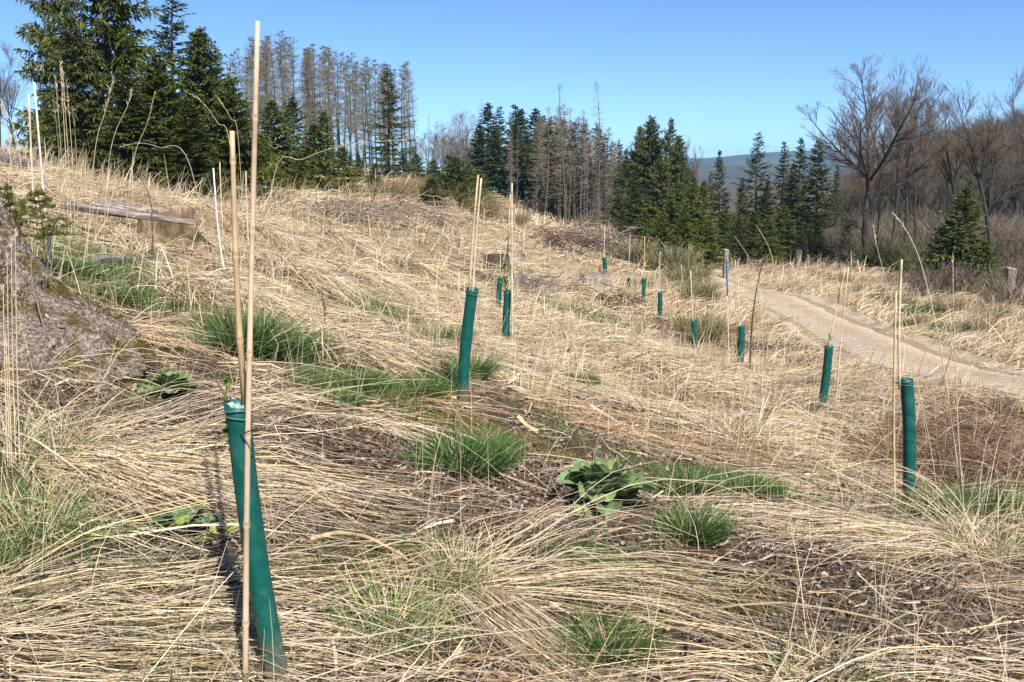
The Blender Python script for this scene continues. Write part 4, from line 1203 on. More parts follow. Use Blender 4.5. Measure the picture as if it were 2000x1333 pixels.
p = ground_at(308, 482); p[1] += .3; p[2] = H1(p[0], p[1])
root = thing("tree_stump", "sawn stump with orange split side and mossy left flank beneath a grey log", "tree stump", p)
prof = [(.40, -.1), (.36, .02), (.32, .08), (.29, .16), (.275, .26), (.27, .34)]
fine = [(np.interp(q, np.arange(6), [a for a, b in prof]), np.interp(q, np.arange(6), [b for a, b in prof])) for q in np.linspace(0, 5, 24)]
V, Q = lathe(fine, 160, 8, [(4, .4, .5), (3, 1.0, .5), (9, 2, .3)], .12)
V[..., 2] += (.05 * fbm(np.arctan2(V[..., 1], V[..., 0]) * 5, 0 * V[..., 2], 3, 3)) * sstep(.2, .34, V[..., 2])
V[..., :2] *= (1 + .07 * fbm(np.arctan2(V[..., 1], V[..., 0]) * 16, V[..., 2] * 3, 31, 3))[..., None]
g = Geo(); g.raw(V, Q); g.build("bark", noise_mat("orange_split_wood", [(.3, (.16, .10, .065)), (.5, (.33, .22, .145)), (.75, (.46, .35, .26))], (34, 34, 4), 8, .9, .9, .04, second=((.06, .052, .018), 4, .40, .66)), root, True)
g = Geo(); disc(g, V[-1], .008); g.build("sawn_top", M_SAWN, root, True)
mossy = p.copy()
M_LOG = noise_mat("silver_grey_dead_wood", [(.34, (.04, .034, .028)), (.5, (.22, .19, .165)), (.68, (.5, .45, .4))], (4, 40, 40), 9, .9, 1.0, .03)
def log(p0, p1, r0, r1, label, seed, mat=M_LOG, name="fallen_log", cat="log", group="dead logs on the slope", sides=18, ends=True):
    p0, p1 = np.asarray(p0, float), np.asarray(p1, float)
    L = np.linalg.norm(p1 - p0)
    ax, a, b = frame(p1 - p0)
    n = max(10, int(L / .08))
    s = np.linspace(0, 1, n); th = np.arange(sides) * 2 * np.pi / sides
    S, TH = np.meshgrid(s, th, indexing='ij')
    R = (r0 + (r1 - r0) * S) * (1 + .42 * fbm(S * L * 2.2 + seed, np.cos(TH) * 1.6, seed, 3) + .2 * fbm(np.sin(TH) * 4, S * L * 3, seed + 2, 2))
    Vx = S * L
    bow = .05 * L * .3 * np.sin(S * 3.0 + seed)
    V = np.stack([Vx, R * np.cos(TH) + bow * .2, R * np.sin(TH) + bow * .3], -1)
    idx = np.arange(n * sides).reshape(n, sides); nx = np.roll(idx, -1, 1)
    g = Geo(); g.raw(V, np.stack([idx[:-1], nx[:-1], nx[1:], idx[1:]], -1).reshape(-1, 4)[:, ::-1])
    root = thing(name, label, cat, p0, 0, group)
    d = Vector(p1 - p0)
    root.rotation_euler = d.to_track_quat('X', 'Z').to_euler()
    g.build("trunk", mat, root, True)
    if ends:
        g = Geo(); g.raw(np.vstack([V[-1], V[-1].mean(0)[None]]), None, [(i, (i + 1) % sides, sides) for i in range(sides)])
        g.build("sawn_end", M_SAWN, root)
        g = Geo(); g.raw(np.vstack([V[0], V[0].mean(0)[None]]), None, [((i + 1) % sides, i, sides) for i in range(sides)])
        g.build("sawn_end", M_SAWN, root)
    return root
a = at(118, 400, 9.0); b = at(378, 434, 9.35)
log(a, b, .048, .026, "long weathered grey log lying across the front of the mossy sawn stump", 3)
a = at(205, 402, 10.3); b = at(345, 432, 10.2)
log(a, b, .085, .04, "dark grey slab of wood lying on top of the mossy sawn stump", 5)
a = ground_at(-60, 352); b = ground_at(62, 340); a[2] += .14; b[2] += .12
log(a, b, .17, .14, "thick pale log on the crest at the left edge", 7)
a = ground_at(200, 352) ; b = ground_at(250, 352); a[2] += .1; b[2] += .08
log(a, b, .10, .09, "short pale log in the grass below the dark spruces", 9)
a = ground_at(180, 520); b = ground_at(345, 515); a[2] += .05; b[2] += .05
log(a, b, .04, .03, "thin bleached branch on the ground before the mossy sawn stump", 10)
p = ground_at(1137, 562); q = ground_at(1190, 562); p[2] += .2; q[2] += .18; q[1] = p[1] + .5
log(p, q, .27, .25, "grey sawn log section lying on bare soil between the tubes", 12)
p = ground_at(968, 532); p[2] = H1(p[0], p[1])
root = thing("tree_stump", "small dark rotten stump behind the tube with the leafy seedling", "tree stump", p)
V, Q = lathe([(.42, -.1), (.36, .1), (.31, .25), (.3, .42)], 50, 14, [(4, .4, .5), (3, 1.0, .5)], .2)
g = Geo(); g.raw(V, Q); disc(g, V[-1], -.03); g.build("bark", noise_mat("dark_rotten_wood", [(.3, (.02, .015, .01)), (.55, (.09, .065, .045)), (.75, (.2, .15, .10))], (9, 9, 4), 7, .95, 1, .05), root, True)
p = ground_at(1045, 472); p[2] = H1(p[0], p[1]);

def post(px, pb, pt, d, w, label, seed):
    B = at(px, pb, d); h = (pb - pt) / F * d
    B[2] = H1(B[0], B[1])
    root = thing("wooden_post", label, "wooden post", B, .5 + seed, "wooden posts along the track")
    n = 8
    g = Geo()
    z = np.linspace(-.2, h, n)
    th = np.array([0, .18, 1.39, 1.75, 2.96, 3.32, 4.53, 4.89, 6.1]) + .1
    S, TH = np.meshgrid(z, th, indexing='ij')
    R = w * (1 + .06 * fbm(S * 3 + seed, TH, seed, 2))
    V = np.stack([R * np.cos(TH), R * np.sin(TH), S], -1); V[-1, :, 2] += .03 * np.sin(th + seed)
    k = len(th); idx = np.arange(n * k).reshape(n, k); nx = np.roll(idx, -1, 1)
    g.raw(V, np.stack([idx[:-1], nx[:-1], nx[1:], idx[1:]], -1).reshape(-1, 4)); g.build("shaft", M_LOG, root)
    g = Geo(); disc(g, V[-1], .0, rings=3); g.build("sawn_top", M_SAWN, root)
post(1970, 594, 528, 30, .16, "stout grey post nearest the right edge beyond the track", 0)
post(1558, 530, 491, 46, .15, "stout pale post beyond the track, left of the big bare beech", 1)
post(1417, 530, 474, 42, .12, "grey post just behind the blue topped stick", 2)
post(1577, 530, 505, 46, .06, "thin short post right beside the stout pale one", 3)

def brush(px, py, label, n, L, rx, rz, seed, col=(.30, .25, .22)):
    rng = np.random.default_rng(seed)
    p = ground_at(px, py)
    g = Geo()
    c = np.stack([rng.normal(0, rx, n), rng.normal(0, rx * .6, n), np.abs(rng.normal(0, rz, n))], 1)
    az = rng.random(n) * 6.28; el = rng.normal(.1, .35, n)
    dv = np.stack([np.cos(az) * np.cos(el), np.sin(az) * np.cos(el), np.sin(el)], 1)
    l = (L * rng.uniform(.3, 1, n))[:, None]
    s = np.linspace(-.5, .5, 5)
    P = c[:, None] + dv[:, None] * (l * s)[..., None] + rng.normal(0, .03, (n, 5, 3))
    r = (.003 + .008 * rng.random((n, 1)) ** 2) * max(1, p[1] / 16)
    g.tubes(P, r * taper(5, .4), np.array([col]) * rng.uniform(.5, 1.5, (n, 1)), 4)
    o = g.build("brushwood_heap", M_TWIG); o.location = p
    tag(o, label, "brushwood", "heaps of dead branches")
brush(650, 430, "large grey heap of brushwood on the slope below the dead larch stand", 420, 1.4, .9, .16, 1, (.27, .22, .17))
brush(740, 415, "grey brushwood heap right of the large one", 220, 1.3, 1.0, .14, 2, (.26, .2, .15))
brush(820, 440, "brownish brushwood left of the second tube's canes", 200, 1.3, 1.0, .15, 3, (.24, .18, .14))
brush(1080, 480, "dark brown brushwood heap in front of the dying spruces", 340, 1.6, 1.6, .35, 4, (.14, .10, .08))
brush(1165, 490, "pale brushwood heap behind the tight pair of far tubes", 260, 1.5, .8, .5, 5, (.32, .26, .24))
brush(1200, 605, "dark dead branch propped like a tent on the slope", 90, 1.0, .35, .25, 6, (.10, .07, .05))
brush(1290, 650, "brown dead twigs spread below the leaning tube", 260, 1.0, .9, .12, 7, (.2, .13, .09))
brush(1490, 690, "dark twigs heaped at the foot of the dark dead stalk", 150, .9, .4, .1, 8, (.09, .07, .05))
brush(1010, 560, "grey twigs on bare soil behind the tube with the leafy seedling", 260, 1.0, .7, .12, 9, (.26, .21, .18))
# ------------------------------------------------------------------ trees: meshes first, then each tree its own Empty > trunk, crown
NPAL = np.array([(.090, .118, .022), (.115, .142, .030), (.064, .088, .020), (.15, .165, .034), (.090, .115, .034)])
def spruce_mesh(seed, h=10.0, R=2.1, whorl=.36, npal=NPAL, dens=1.0, bare=0.03, ndl=.06, wood=(.10, .08, .065), droop=.3, fine=1.0, lmax=.62, hang=.12):
    """trunk and crown meshes of a spruce; crown = flat sprays of needles along every twig of every whorl."""
    rng = np.random.default_rng(seed)
    t = Geo()
    z = np.linspace(-.3, h, 14)
    t.tubes(np.stack([.04 * np.sin(z * .7 + seed), .04 * np.cos(z * .6), z], 1)[None], (h * .0125 * (1 - z / h * .97) + .008)[None], wood, 9)
    tr = t.mesh("trunk", M_BARK, True)
    g = Geo()
    Pb, Lb, Zf = [], [], []
    zz = bare * h
    K = 7; s = np.linspace(0, 1, K)
    while zz < h * .985:
        f = zz / h
        rmax = R * (1 - f) ** .82 * (.92 + .16 * rng.random()) + .08
        nb = rng.integers(5, 8)
        a0 = rng.random() * 6.28
        for i in range(nb):
            if rng.random() > dens: continue
            L = rmax * rng.uniform(.5, 1.15) * (1.22 if rng.random() < .08 else 1)
            az = a0 + i * 6.283 / nb + rng.normal(0, .22)
            up = .55 * f + .02 + rng.normal(0, .08)
            dr = droop * (1.15 - f) + rng.normal(0, .05)
            r = L * s
            z0_ = zz + rng.normal(0, .3) * whorl
            zb = z0_ + L * (up * s - dr * s ** 1.6 + .22 * (1 - f) * s ** 3) + rng.normal(0, .05)
            a = az + rng.normal(0, .15) * s
            Pb.append(np.stack([r * np.cos(a), r * np.sin(a), zb], 1)); Lb.append(L); Zf.append(f)
        zz += whorl * (.35 + .65 * (1 - f)) * rng.uniform(.75, 1.2)
    Pb = np.array(Pb); Lb = np.array(Lb)
    g.tubes(Pb, (.006 + .008 * Lb[:, None]) * taper(K, .2), np.array([wood]) * rng.uniform(.7, 1.1, (len(Pb), 1)), 3)
    # twigs
    bi, tt, sd = [], [], []
    for k in range(len(Pb)):
        m = int(Lb[k] / .062 * fine) + 3
        bi += [k] * m; tt += list(rng.uniform(.10, 1.0, m)); sd += list(np.where(np.arange(m) % 2, 1, -1))
    bi = np.array(bi); tt = np.array(tt); sd = np.array(sd)
    x = tt * (K - 1); i = np.minimum(x.astype(int), K - 2); f = (x - i)[:, None]
    p = Pb[bi, i] * (1 - f) + Pb[bi, i + 1] * f
    d = Pb[bi, i + 1] - Pb[bi, i]; d /= np.linalg.norm(d, axis=1, keepdims=True)
    side = np.cross(d, [0, 0, 1.0]); side /= np.linalg.norm(side, axis=1, keepdims=True) + 1e-9
    N = len(p)
    ang = rng.uniform(.35, 1.15, N)[:, None] * np.where(tt > .93, .3, 1)[:, None]
    dv = d * np.cos(ang) + side * np.sin(ang) * sd[:, None]
    dv[:, 2] += rng.normal(-hang, .25 + .5 * (hang > .2), N)
    dv /= np.linalg.norm(dv, axis=1, keepdims=True)
    l = (.10 + .34 * Lb[bi] * (1 - tt) + .08 * Lb[bi]) * rng.uniform(.5, 1.15, N)
    l = np.minimum(l, lmax * rng.uniform(.7, 1.1, N))[:, None]
    q = np.linspace(0, 1, 4)
    P = p[:, None] + dv[:, None] * (l * q)[..., None] + np.array([0, 0, -1.0]) * (.22 * l * q ** 2)[..., None]
    c = npal[rng.integers(0, len(npal), N)] * rng.uniform(.75, 1.3, (N, 1))
    c = c * np.where(tt[:, None] > .75, 1.2, 1.0)
    w = ndl * np.array([[.55, 1.0, .85, .2]])
    g.ribbons(P, w, c, np.array([[0, 0, 1.0]]) + rng.normal(0, .35, (N, 3)))
    g.ribbons(P, w * .8, c, side + rng.normal(0, .4, (N, 3)))
    # leader
    zt = np.linspace(h * .93, h, 4)
    g.ribbons(np.stack([0 * zt, 0 * zt, zt], 1)[None].repeat(3, 0), .07 * np.array([[1, .9, .7, .3]]), npal[:1].repeat(3, 0))
    return tr, g.mesh("crown", M_NEEDLE)

def branches(rng, P, R, n, t0, t1, Lf, ang, up, K=6, jit=.1):
    """n children on each parent polyline."""
    M, Kp, _ = P.shape
    bi = np.repeat(np.arange(M), n)
    N = len(bi)
    t = rng.uniform(t0, t1, N)
    x = t * (Kp - 1); i = np.minimum(x.astype(int), Kp - 2); f = (x - i)[:, None]
    p = P[bi, i] * (1 - f) + P[bi, i + 1] * f
    d = P[bi, i + 1] - P[bi, i]; d /= np.linalg.norm(d, axis=1, keepdims=True) + 1e-9
    rr = R[bi, i]
    v = rng.normal(size=(N, 3)); v -= d * (v * d).sum(1, keepdims=True); v /= np.linalg.norm(v, axis=1, keepdims=True)
    a = rng.normal(ang, .16, N)[:, None]
    dv = d * np.cos(a) + v * np.sin(a)
    pl = np.linalg.norm(P[:, -1] - P[:, 0], axis=1)[bi]
    L = (pl * Lf * (1.15 - .75 * t) * rng.uniform(.55, 1.2, N))[:, None]
    s = np.linspace(0, 1, K)
    Q = p[:, None] + dv[:, None] * (L * s)[..., None] + np.array([0, 0, 1.0]) * (up * L * s ** 2)[..., None]
    Q = Q + np.cumsum(rng.normal(0, jit, (N, K, 3)) * L[:, :, None] / K, 1) * (s > 0)[None, :, None]
    r0 = rr * rng.uniform(.45, .7, N)
    return Q, r0[:, None] * taper(K, .3, 1.0)

def bare_mesh(seed, h=12.0, fork=(3, .42), spread=.6, cnt=(9, 9, 7), up=.25, wood=(.10, .085, .07), tip=(.15, .105, .085), rt=.17, bark=None, lean=0):
    rng = np.random.default_rng(seed)
    t = Geo(); g = Geo()
    z = np.linspace(0, 1, 9)
    trunk = np.stack([.05 * h * np.sin(z * 2.2 + seed) * z + lean * z * h, .03 * h * np.cos(z * 2 + seed) * z, -.3 + (h * .72 + .3) * z], 1)
    rad = rt * (1 - .65 * z) * (1 + .5 * np.exp(-z * 14))
    t.tubes(trunk[None], rad[None], wood, 10)
    P0, R0 = trunk[None], rad[None]
    A, RA = branches(rng, P0, R0, fork[0] + 5, fork[1], .9, .62, spread, .3, 8, .05)
    A[:3] = A[:3]
    t.tubes(A, RA, wood, 6)
    # leader continues
    B, RB = branches(rng, np.concatenate([A]), RA, cnt[0], .25, 1.0, .55, .62, up, 6, .10)
    Cc, RC = branches(rng, B, RB, cnt[1], .2, 1.0, .6, .6, up, 5, .12)
    D, RD = branches(rng, Cc, RC, cnt[2], .15, 1.0, .62, .55, up * .7, 4, .15)
    wd, tp = np.array([wood]), np.array([tip])
    g.tubes(B, np.maximum(RB, .008), wd.repeat(len(B), 0), 4)
    g.tubes(Cc, np.maximum(RC, .006), (wd * .6 + tp * .4).repeat(len(Cc), 0), 3)
    g.ribbons(D, np.maximum(RD * 1.6, .009), tp.repeat(len(D), 0) * rng.uniform(.8, 1.2, (len(D), 1)))
    return t.mesh("trunk", bark or M_BARK_DARK, True), g.mesh("crown", M_TWIG)

def beech_mesh(seed, h=12.0):
    rng = np.random.default_rng(seed)
    t = Geo(); g = Geo(); wd = (.075, .064, .053); tp = np.array([(.15, .125, .105)])
    z = np.linspace(0, 1, 10)
    trunk = np.stack([.25 * np.sin(z * 2.4), .15 * np.sin(z * 3), -.3 + 5.6 * z], 1)
    rad = .21 * (1 - .45 * z) * (1 + .5 * np.exp(-z * 14))
    t.tubes(trunk[None], rad[None], wd, 10)
    A = []
    for k in range(7):                                  # limbs rising in a vase from the fork
        az = k * 6.283 / 7 + rng.normal(0, .25); a = rng.uniform(.35, .98) if k else .1
        s = np.linspace(0, 1, 9)
        st = trunk[[9, 9, 8, 9, 7, 8, 9][k]]
        L = 6.6 * rng.uniform(.85, 1.05) * (1 - .08 * a)
        e = a + .35 * s - .75 * s ** 2 * a
        r = np.concatenate([[0], np.cumsum(np.sin(e[:-1]))]) * L / 8; hh = np.concatenate([[0], np.cumsum(np.cos(e[:-1]))]) * L / 8
        A.append(st + np.stack([r * math.cos(az), r * math.sin(az), hh], 1) + np.cumsum(rng.normal(0, .05, (9, 3)), 0) * (s > 0)[:, None])
    low = trunk[4:5] + np.stack([np.linspace(0, 1.6, 9), np.linspace(0, -.5, 9), .5 * np.linspace(0, 1, 9)], 1)
    A = np.array(A); RA = np.full((len(A), 1), .10) * taper(9, .18, 1)
    t.tubes(A, RA, wd, 7)
    A = np.concatenate([A, low[None]]); RA = np.concatenate([RA, .035 * taper(9, .3)])
    t.tubes(low[None], RA[-1:], wd, 5)
    B, RB = branches(rng, A, RA, 17, .15, 1.0, .42, .68, .2, 6, .06)
    Cc, RC = branches(rng, B, RB, 11, .12, 1.0, .55, .58, .16, 5, .08)
    D, RD = branches(rng, Cc, RC, 11, .1, 1.0, .62, .5, .1, 4, .1)
    g.tubes(B, np.maximum(RB, .009), wd, 4)
    g.tubes(Cc, np.maximum(RC, .006), np.array([wd]).repeat(len(Cc), 0) * .5 + tp * .5, 3)
    g.ribbons(D, .009 * taper(4, .5), tp.repeat(len(D), 0) * rng.uniform(.75, 1.25, (len(D), 1)))
    return t.mesh("trunk", M_BARK_DARK, True), g.mesh("crown", M_TWIG)

def pole_mesh(seed, h=14.0, start=.45, nbr=70, L=1.3, droopy=.2, col=(.17, .15, .125), needles=0, ncol=(.11, .11, .045), wood=(.2, .18, .16), rt=.11, mat=None):
    """Tall slim trunk with thin short branches: larch without leaves, or dead spruce."""
    rng = np.random.default_rng(seed)
    t = Geo(); g = Geo()
    z = np.linspace(0, 1, 12)
    P = np.stack([.012 * h * np.sin(z * 5 + seed), .01 * h * np.cos(z * 4 + seed), -.3 + (h + .3) * z], 1)
    t.tubes(P[None], (rt * (1 - .9 * z))[None], wood, 7)
    zz = start + (1 - start) * rng.random(nbr) ** .8
    zz[: nbr // 6] = rng.uniform(.12, start, nbr // 6)
    az = rng.random(nbr) * 6.28
    l = L * (np.clip(1.02 - zz, 0, 1) / (1.02 - start)) ** .6 * rng.uniform(.4, 1.1, nbr) + .15
    l[: nbr // 6] *= .35
    s = np.linspace(0, 1, 5)
    B = np.stack([(l * np.cos(az))[:, None] * s, (l * np.sin(az))[:, None] * s, (zz * h)[:, None] + l[:, None] * (.15 * s - droopy * s ** 1.5 + .25 * s ** 3)], -1)
    g.tubes(B, .012 * taper(5, .35), np.array([col]).repeat(nbr, 0), 3)
    D, RD = branches(rng, B, np.full((nbr, 5), .01), 15, .1, 1, .5, .75, -.12, 4, .2)
    g.ribbons(D, .0125 * taper(4, .5), np.array([col]) * rng.uniform(.8, 1.3, (len(D), 1)))
    if needles:
        k = rng.integers(0, len(D), needles); q = rng.random((needles, 1))
        p = D[k, 0] * (1 - q) + D[k, -1] * q
        dv = rng.normal(size=(needles, 3)); dv[:, 2] = np.abs(dv[:, 2]); dv *= (.12 / np.linalg.norm(dv, axis=1))[:, None]
        g.ribbons(np.stack([p, p + dv * .5, p + dv], 1), .032 * np.array([[.5, 1, .3]]), np.array([ncol]) * rng.uniform(.6, 1.4, (needles, 1)))
    return t.mesh("trunk", mat or M_BARK, True), g.mesh("crown", M_TWIG)

def bush_mesh(seed, n, h, rad, col, w=.02, nleaf=0):
    """Broom, rushes, bramble: many thin upright shoots."""
    rng = np.random.default_rng(seed)
    g = Geo()
    r = rad * np.sqrt(rng.random(n)); t = rng.random(n) * 6.28
    base = np.stack([r * np.cos(t), r * np.sin(t), np.zeros(n) - .05], 1)
    el = R2(88) - np.abs(rng.normal(0, .3, n)) - .35 * r / rad
    az = t + rng.normal(0, .7, n); L = h * rng.uniform(.45, 1.1, n)
    s = np.linspace(0, 1, 5)
    e = el[:, None] - (rng.random(n) * .7)[:, None] * s
    st = (L / 4)[:, None]
    cs = lambda q: np.concatenate([np.zeros((n, 1)), np.cumsum(q[:, :-1], 1)], 1)
    P = base[:, None] + np.stack([cs(np.cos(e) * np.cos(az)[:, None] * st), cs(np.cos(e) * np.sin(az)[:, None] * st), cs(np.sin(e) * st)], -1)
    c = np.array(col)[rng.integers(0, len(col), n)] * rng.uniform(.7, 1.3, (n, 1))
    g.ribbons(P, w * taper(5, .3), c)
    D, _ = branches(rng, P, np.full((n, 5), .01), 4, .3, 1, .35, .5, .2, 4, .15)
    g.ribbons(D, w * .7 * taper(4, .3), np.repeat(c, 4, 0) * rng.uniform(.8, 1.2, (len(D), 1)))
    return g.mesh("shoots", M_TWIG if nleaf == 0 else M_GREEN)

YPAL = np.array([(.12, .16, .026), (.15, .185, .032), (.085, .12, .023), (.19, .20, .038)])      # younger, yellower spruce
DPAL = np.array([(.10, .11, .05), (.15, .14, .08), (.19, .165, .11), (.24, .21, .155)])     # dying spruce
KINDS = {
    "spruceA": spruce_mesh(1, 10, 3.2, .30, fine=2.3, ndl=.052, lmax=.40, hang=.4), "spruceB": spruce_mesh(2, 10, 3.0, .29, NPAL * 1.15, fine=2.3, ndl=.052, lmax=.40, hang=.4), "spruceC": spruce_mesh(3, 10, 2.3, .40, dens=.85),
    "spruceD": spruce_mesh(4, 10, 2.3, .34, NPAL * .9, fine=1.0, ndl=.085), "youngA": spruce_mesh(5, 5, 1.9, .22, YPAL, fine=1.2), "youngB": spruce_mesh(6, 5, 1.6, .24, YPAL * .85, fine=1.2),
    "bush": spruce_mesh(7, 3.2, 1.7, .18, YPAL * .75, bare=.0, fine=1.2, ndl=.05),
    "spruceE": spruce_mesh(41, 10, 2.9, .33, YPAL * .85, dens=.9, fine=2.3, ndl=.052, lmax=.40, hang=.4), "spruceF": spruce_mesh(42, 10, 2.5, .36, np.vstack([NPAL, DPAL[:2]]), dens=.85, fine=2.3, droop=.42, ndl=.052, lmax=.40, hang=.4),
    "spruceG": spruce_mesh(43, 10, 2.0, .38, NPAL * .9, dens=.8, bare=.15, droop=.38, fine=1.1, ndl=.08), "highcrownB": spruce_mesh(44, 10, 1.9, .38, np.vstack([NPAL, DPAL]) * .95, dens=.75, bare=.38, fine=1.0, ndl=.08),
    "dying": spruce_mesh(8, 10, 1.6, .36, DPAL, dens=.75, bare=.2, fine=.8), "dyingB": spruce_mesh(9, 10, 1.4, .42, DPAL * .9, dens=.65, bare=.35, fine=.8),
    "highcrown": spruce_mesh(10, 10, 2.1, .34, NPAL * .9, dens=.95, bare=.28, fine=1.0, ndl=.08),
    "larchA": pole_mesh(1, 14, .38, 170, 1.3, .05, (.215, .185, .115), 1300, (.14, .145, .075), wood=(.27, .23, .17)), "larchB": pole_mesh(2, 14, .45, 150, 1.15, .1, (.225, .19, .12), 900, (.13, .13, .07), wood=(.3, .25, .185)),
    "larchC": pole_mesh(3, 14, .33, 130, 1.5, .12, (.205, .175, .11), 1000, (.14, .14, .08), wood=(.25, .21, .16)),
    "deadA": pole_mesh(4, 14, .3, 90, 1.0, .35, (.25, .21, .155), wood=(.42, .365, .295)), "deadB": pole_mesh(5, 14, .4, 60, .8, .3, (.25, .215, .165), wood=(.46, .40, .33)),
    "deadC": pole_mesh(6, 14, .2, 190, 1.3, .4, (.27, .225, .15), 600, (.18, .16, .085), wood=(.40, .345, .27)),
    "beech": beech_mesh(5),
    "bareA": bare_mesh(22, 12, (3, .4), .45, (8, 8, 6), .25, (.06, .052, .044), (.165, .128, .085), .15), "bareB": bare_mesh(23, 12, (3, .3), .4, (7, 8, 6), .3, (.075, .066, .056), (.18, .14, .092), .13),
    "bareC": bare_mesh(24, 12, (2, .5), .5, (8, 7, 6), .2, (.055, .047, .04), (.155, .12, .08), .15, lean=.12),
    "pale": bare_mesh(25, 12, (3, .35), .35, (7, 7, 5), .3, (.36, .34, .32), (.22, .18, .16), .12, M_BARK), "brownleaf": bare_mesh(26, 12, (3, .3), .5, (7, 8, 7), .25, (.12, .10, .08), (.17, .115, .075), .12),
}
PH = {"spruceA": 10, "spruceB": 10, "spruceC": 10, "spruceD": 10, "youngA": 5, "youngB": 5, "bush": 3.2, "dying": 10, "dyingB": 10, "highcrown": 10, "spruceE": 10, "spruceF": 10, "spruceG": 10, "highcrownB": 10,
      "larchA": 14, "larchB": 14, "larchC": 14, "deadA": 14, "deadB": 14, "deadC": 14, "beech": 12, "bareA": 12, "bareB": 12, "bareC": 12, "pale": 12, "brownleaf": 12}
for k_ in PH:                                         # true heights of the branchy meshes
    PH[k_] = max(v.co.z for v in KINDS[k_][1].vertices)
NAMES = {"s": "spruce_tree", "y": "young_spruce", "b": "bare_tree", "l": "larch_tree", "d": "dead_spruce"}
trng = np.random.default_rng(77)
def tree(kind, px, top, d, label, group=None, wide=1.0, name="spruce_tree", cat="spruce", rot=None, sink=0.0):
    x = (px - 1000) / F * d
    z0 = H1(x, d) - sink
    ztop = at(px, top, d)[2]
    sc_ = max(.4, (ztop - z0)) / PH[kind]
    wide *= trng.uniform(.9, 1.12)
    e = thing(name, label, cat, (x, d, z0), trng.random() * 6.28 if rot is None else rot, group, (sc_ * wide, sc_ * wide * trng.uniform(.9, 1.1), sc_))
    e.rotation_euler = (trng.normal(0, .02), trng.normal(0, .02), e.rotation_euler[2])
    tr, cr = KINDS[kind]
    link("trunk", tr, e); link("crown", cr, e)
    return e
G1 = "dark spruces at the left"
for (k, px, top, d, w, lab) in [
    ("spruceF", 146, -210, 29, .74, "dark spruce with open spreading crown, first of the tall group at the left"),
    ("spruceE", 228, -260, 27, 1.2, "broad dense spruce in the middle of the tall left group, top out of frame"),
    ("spruceC", 352, -30, 32, 1.3, "slim airy spruce with open spire left of the twin canes"),
    ("spruceB", 415, 52, 26, 1.45, "bushy spruce left of the nearest canes, yellowish green on top"),
    ("spruceF", 180, 30, 25, 1.6, "dense lower spruce in front of the tall pair at the left"),
    ("spruceE", 320, 100, 25, 1.8, "dark spruce filling the gap below the slim airy spire"),
    ("spruceE", 462, 150, 25, 1.9, "low dark spruce right behind the two long canes"),
    ("spruceA", 125, 170, 28, 1.4, "low dark spruce at the left behind the tan cane"),
    ("spruceD", 265, 130, 24, 1.9, "dark low spruce behind the feathery stalks"),
    ("spruceD", 385, 200, 23.5, 2.0, "shaded low spruce under the bushy one")]:
    tree(k, px, top, d, lab, G1, w)
G2 = "young spruces below the larches"
for (k, px, top, d, w, lab) in [
    ("youngA", 545, 195, 36, 1.2, "yellowish young spruce right of the long cane"), ("youngB", 580, 182, 40, 1.1, "pointed young spruce under the dead larches, second from the long cane"),
    ("youngA", 612, 240, 36, 1.3, "bushy young spruce under the larches, lit yellow green"), ("youngB", 640, 215, 42, 1.1, "dark pointed young spruce among the larch trunks"),
    ("youngA", 675, 285, 38, 1.4, "low wide young spruce left of the lone tall spruce"), ("youngA", 520, 262, 33, 1.4, "low young spruce touching the long cane on its right"),
    ("youngB", 705, 300, 42, 1.4, "low young spruce at the foot of the lone tall spruce"), ("youngA", 735, 320, 40, 1.5, "shrubby young spruce right below the lone tall spruce"),
    ("youngA", 590, 300, 32, 1.4, "low shrubby spruce at the grass crest under the arching stalk")]:
    tree(k, px, top, d, lab, G2, w, "young_spruce", "young spruce")
tree("spruceC", 763, 132, 55, "lone tall spruce standing right of the bare larch stand", None, 1.35)
tree("bush", 893, 303, 42, "round bushy spruce on the crest left of the second tube's canes", None, 1.45, "young_spruce", "young spruce")
for (k, px, top, d, w, lab) in [("youngA", 820, 300, 58, 1.5, "low young spruce behind the bleached poles"), ("youngB", 850, 310, 62, 1.6, "young spruce on the crest under the rusty brown tree"), ("youngA", 915, 318, 66, 1.6, "young spruce on the crest right of the round bushy one"),
    ("youngB", 790, 300, 56, 1.5, "young spruce at the right foot of the lone tall spruce"), ("youngA", 935, 330, 70, 1.6, "low young spruce at the left end of the dark spruce wood"), ("youngB", 880, 300, 68, 1.5, "dark young spruce below the pale leafless tree")]:
    tree(k, px, top, d, lab, "young spruces on the crest", w, "young_spruce", "young spruce")
tree("bush", 845, 345, 40, "low dark spruce bush left of the round bushy one", None, 1.7, "young_spruce", "young spruce")
tree("bush", 420, 330, 20, "small green spruce bush on the crest left of the nearest canes", None, 1.2, "young_spruce", "young spruce")
rr = np.random.default_rng(5)
for i, px in enumerate(np.linspace(476, 802, 54)):
    top = np.interp(px, [478, 500, 560, 620, 700, 760, 800], [110, 85, 78, 95, 108, 118, 128]) + rr.normal(0, 10)
    tree(["larchA", "larchB", "larchC"][i % 3], px + rr.normal(0, 5), top, rr.uniform(60, 82), "tall bare larch in the crowded stand behind the young spruces", "bare larches", 1.15, "larch_tree", "larch")
for (px, top, d, lab) in [(803, 132, 60, "bleached dead spruce pole, left of the two at the end of the larch stand"), (819, 150, 58, "bleached dead spruce pole, right of the two at the end of the larch stand"),
                          (842, 225, 70, "thin dead pole standing alone before the brown leaved tree")]:
    tree("deadB", px, top, d, lab, "dead spruce poles", .8, "dead_spruce", "dead tree")
G3 = "bare trees on the horizon"
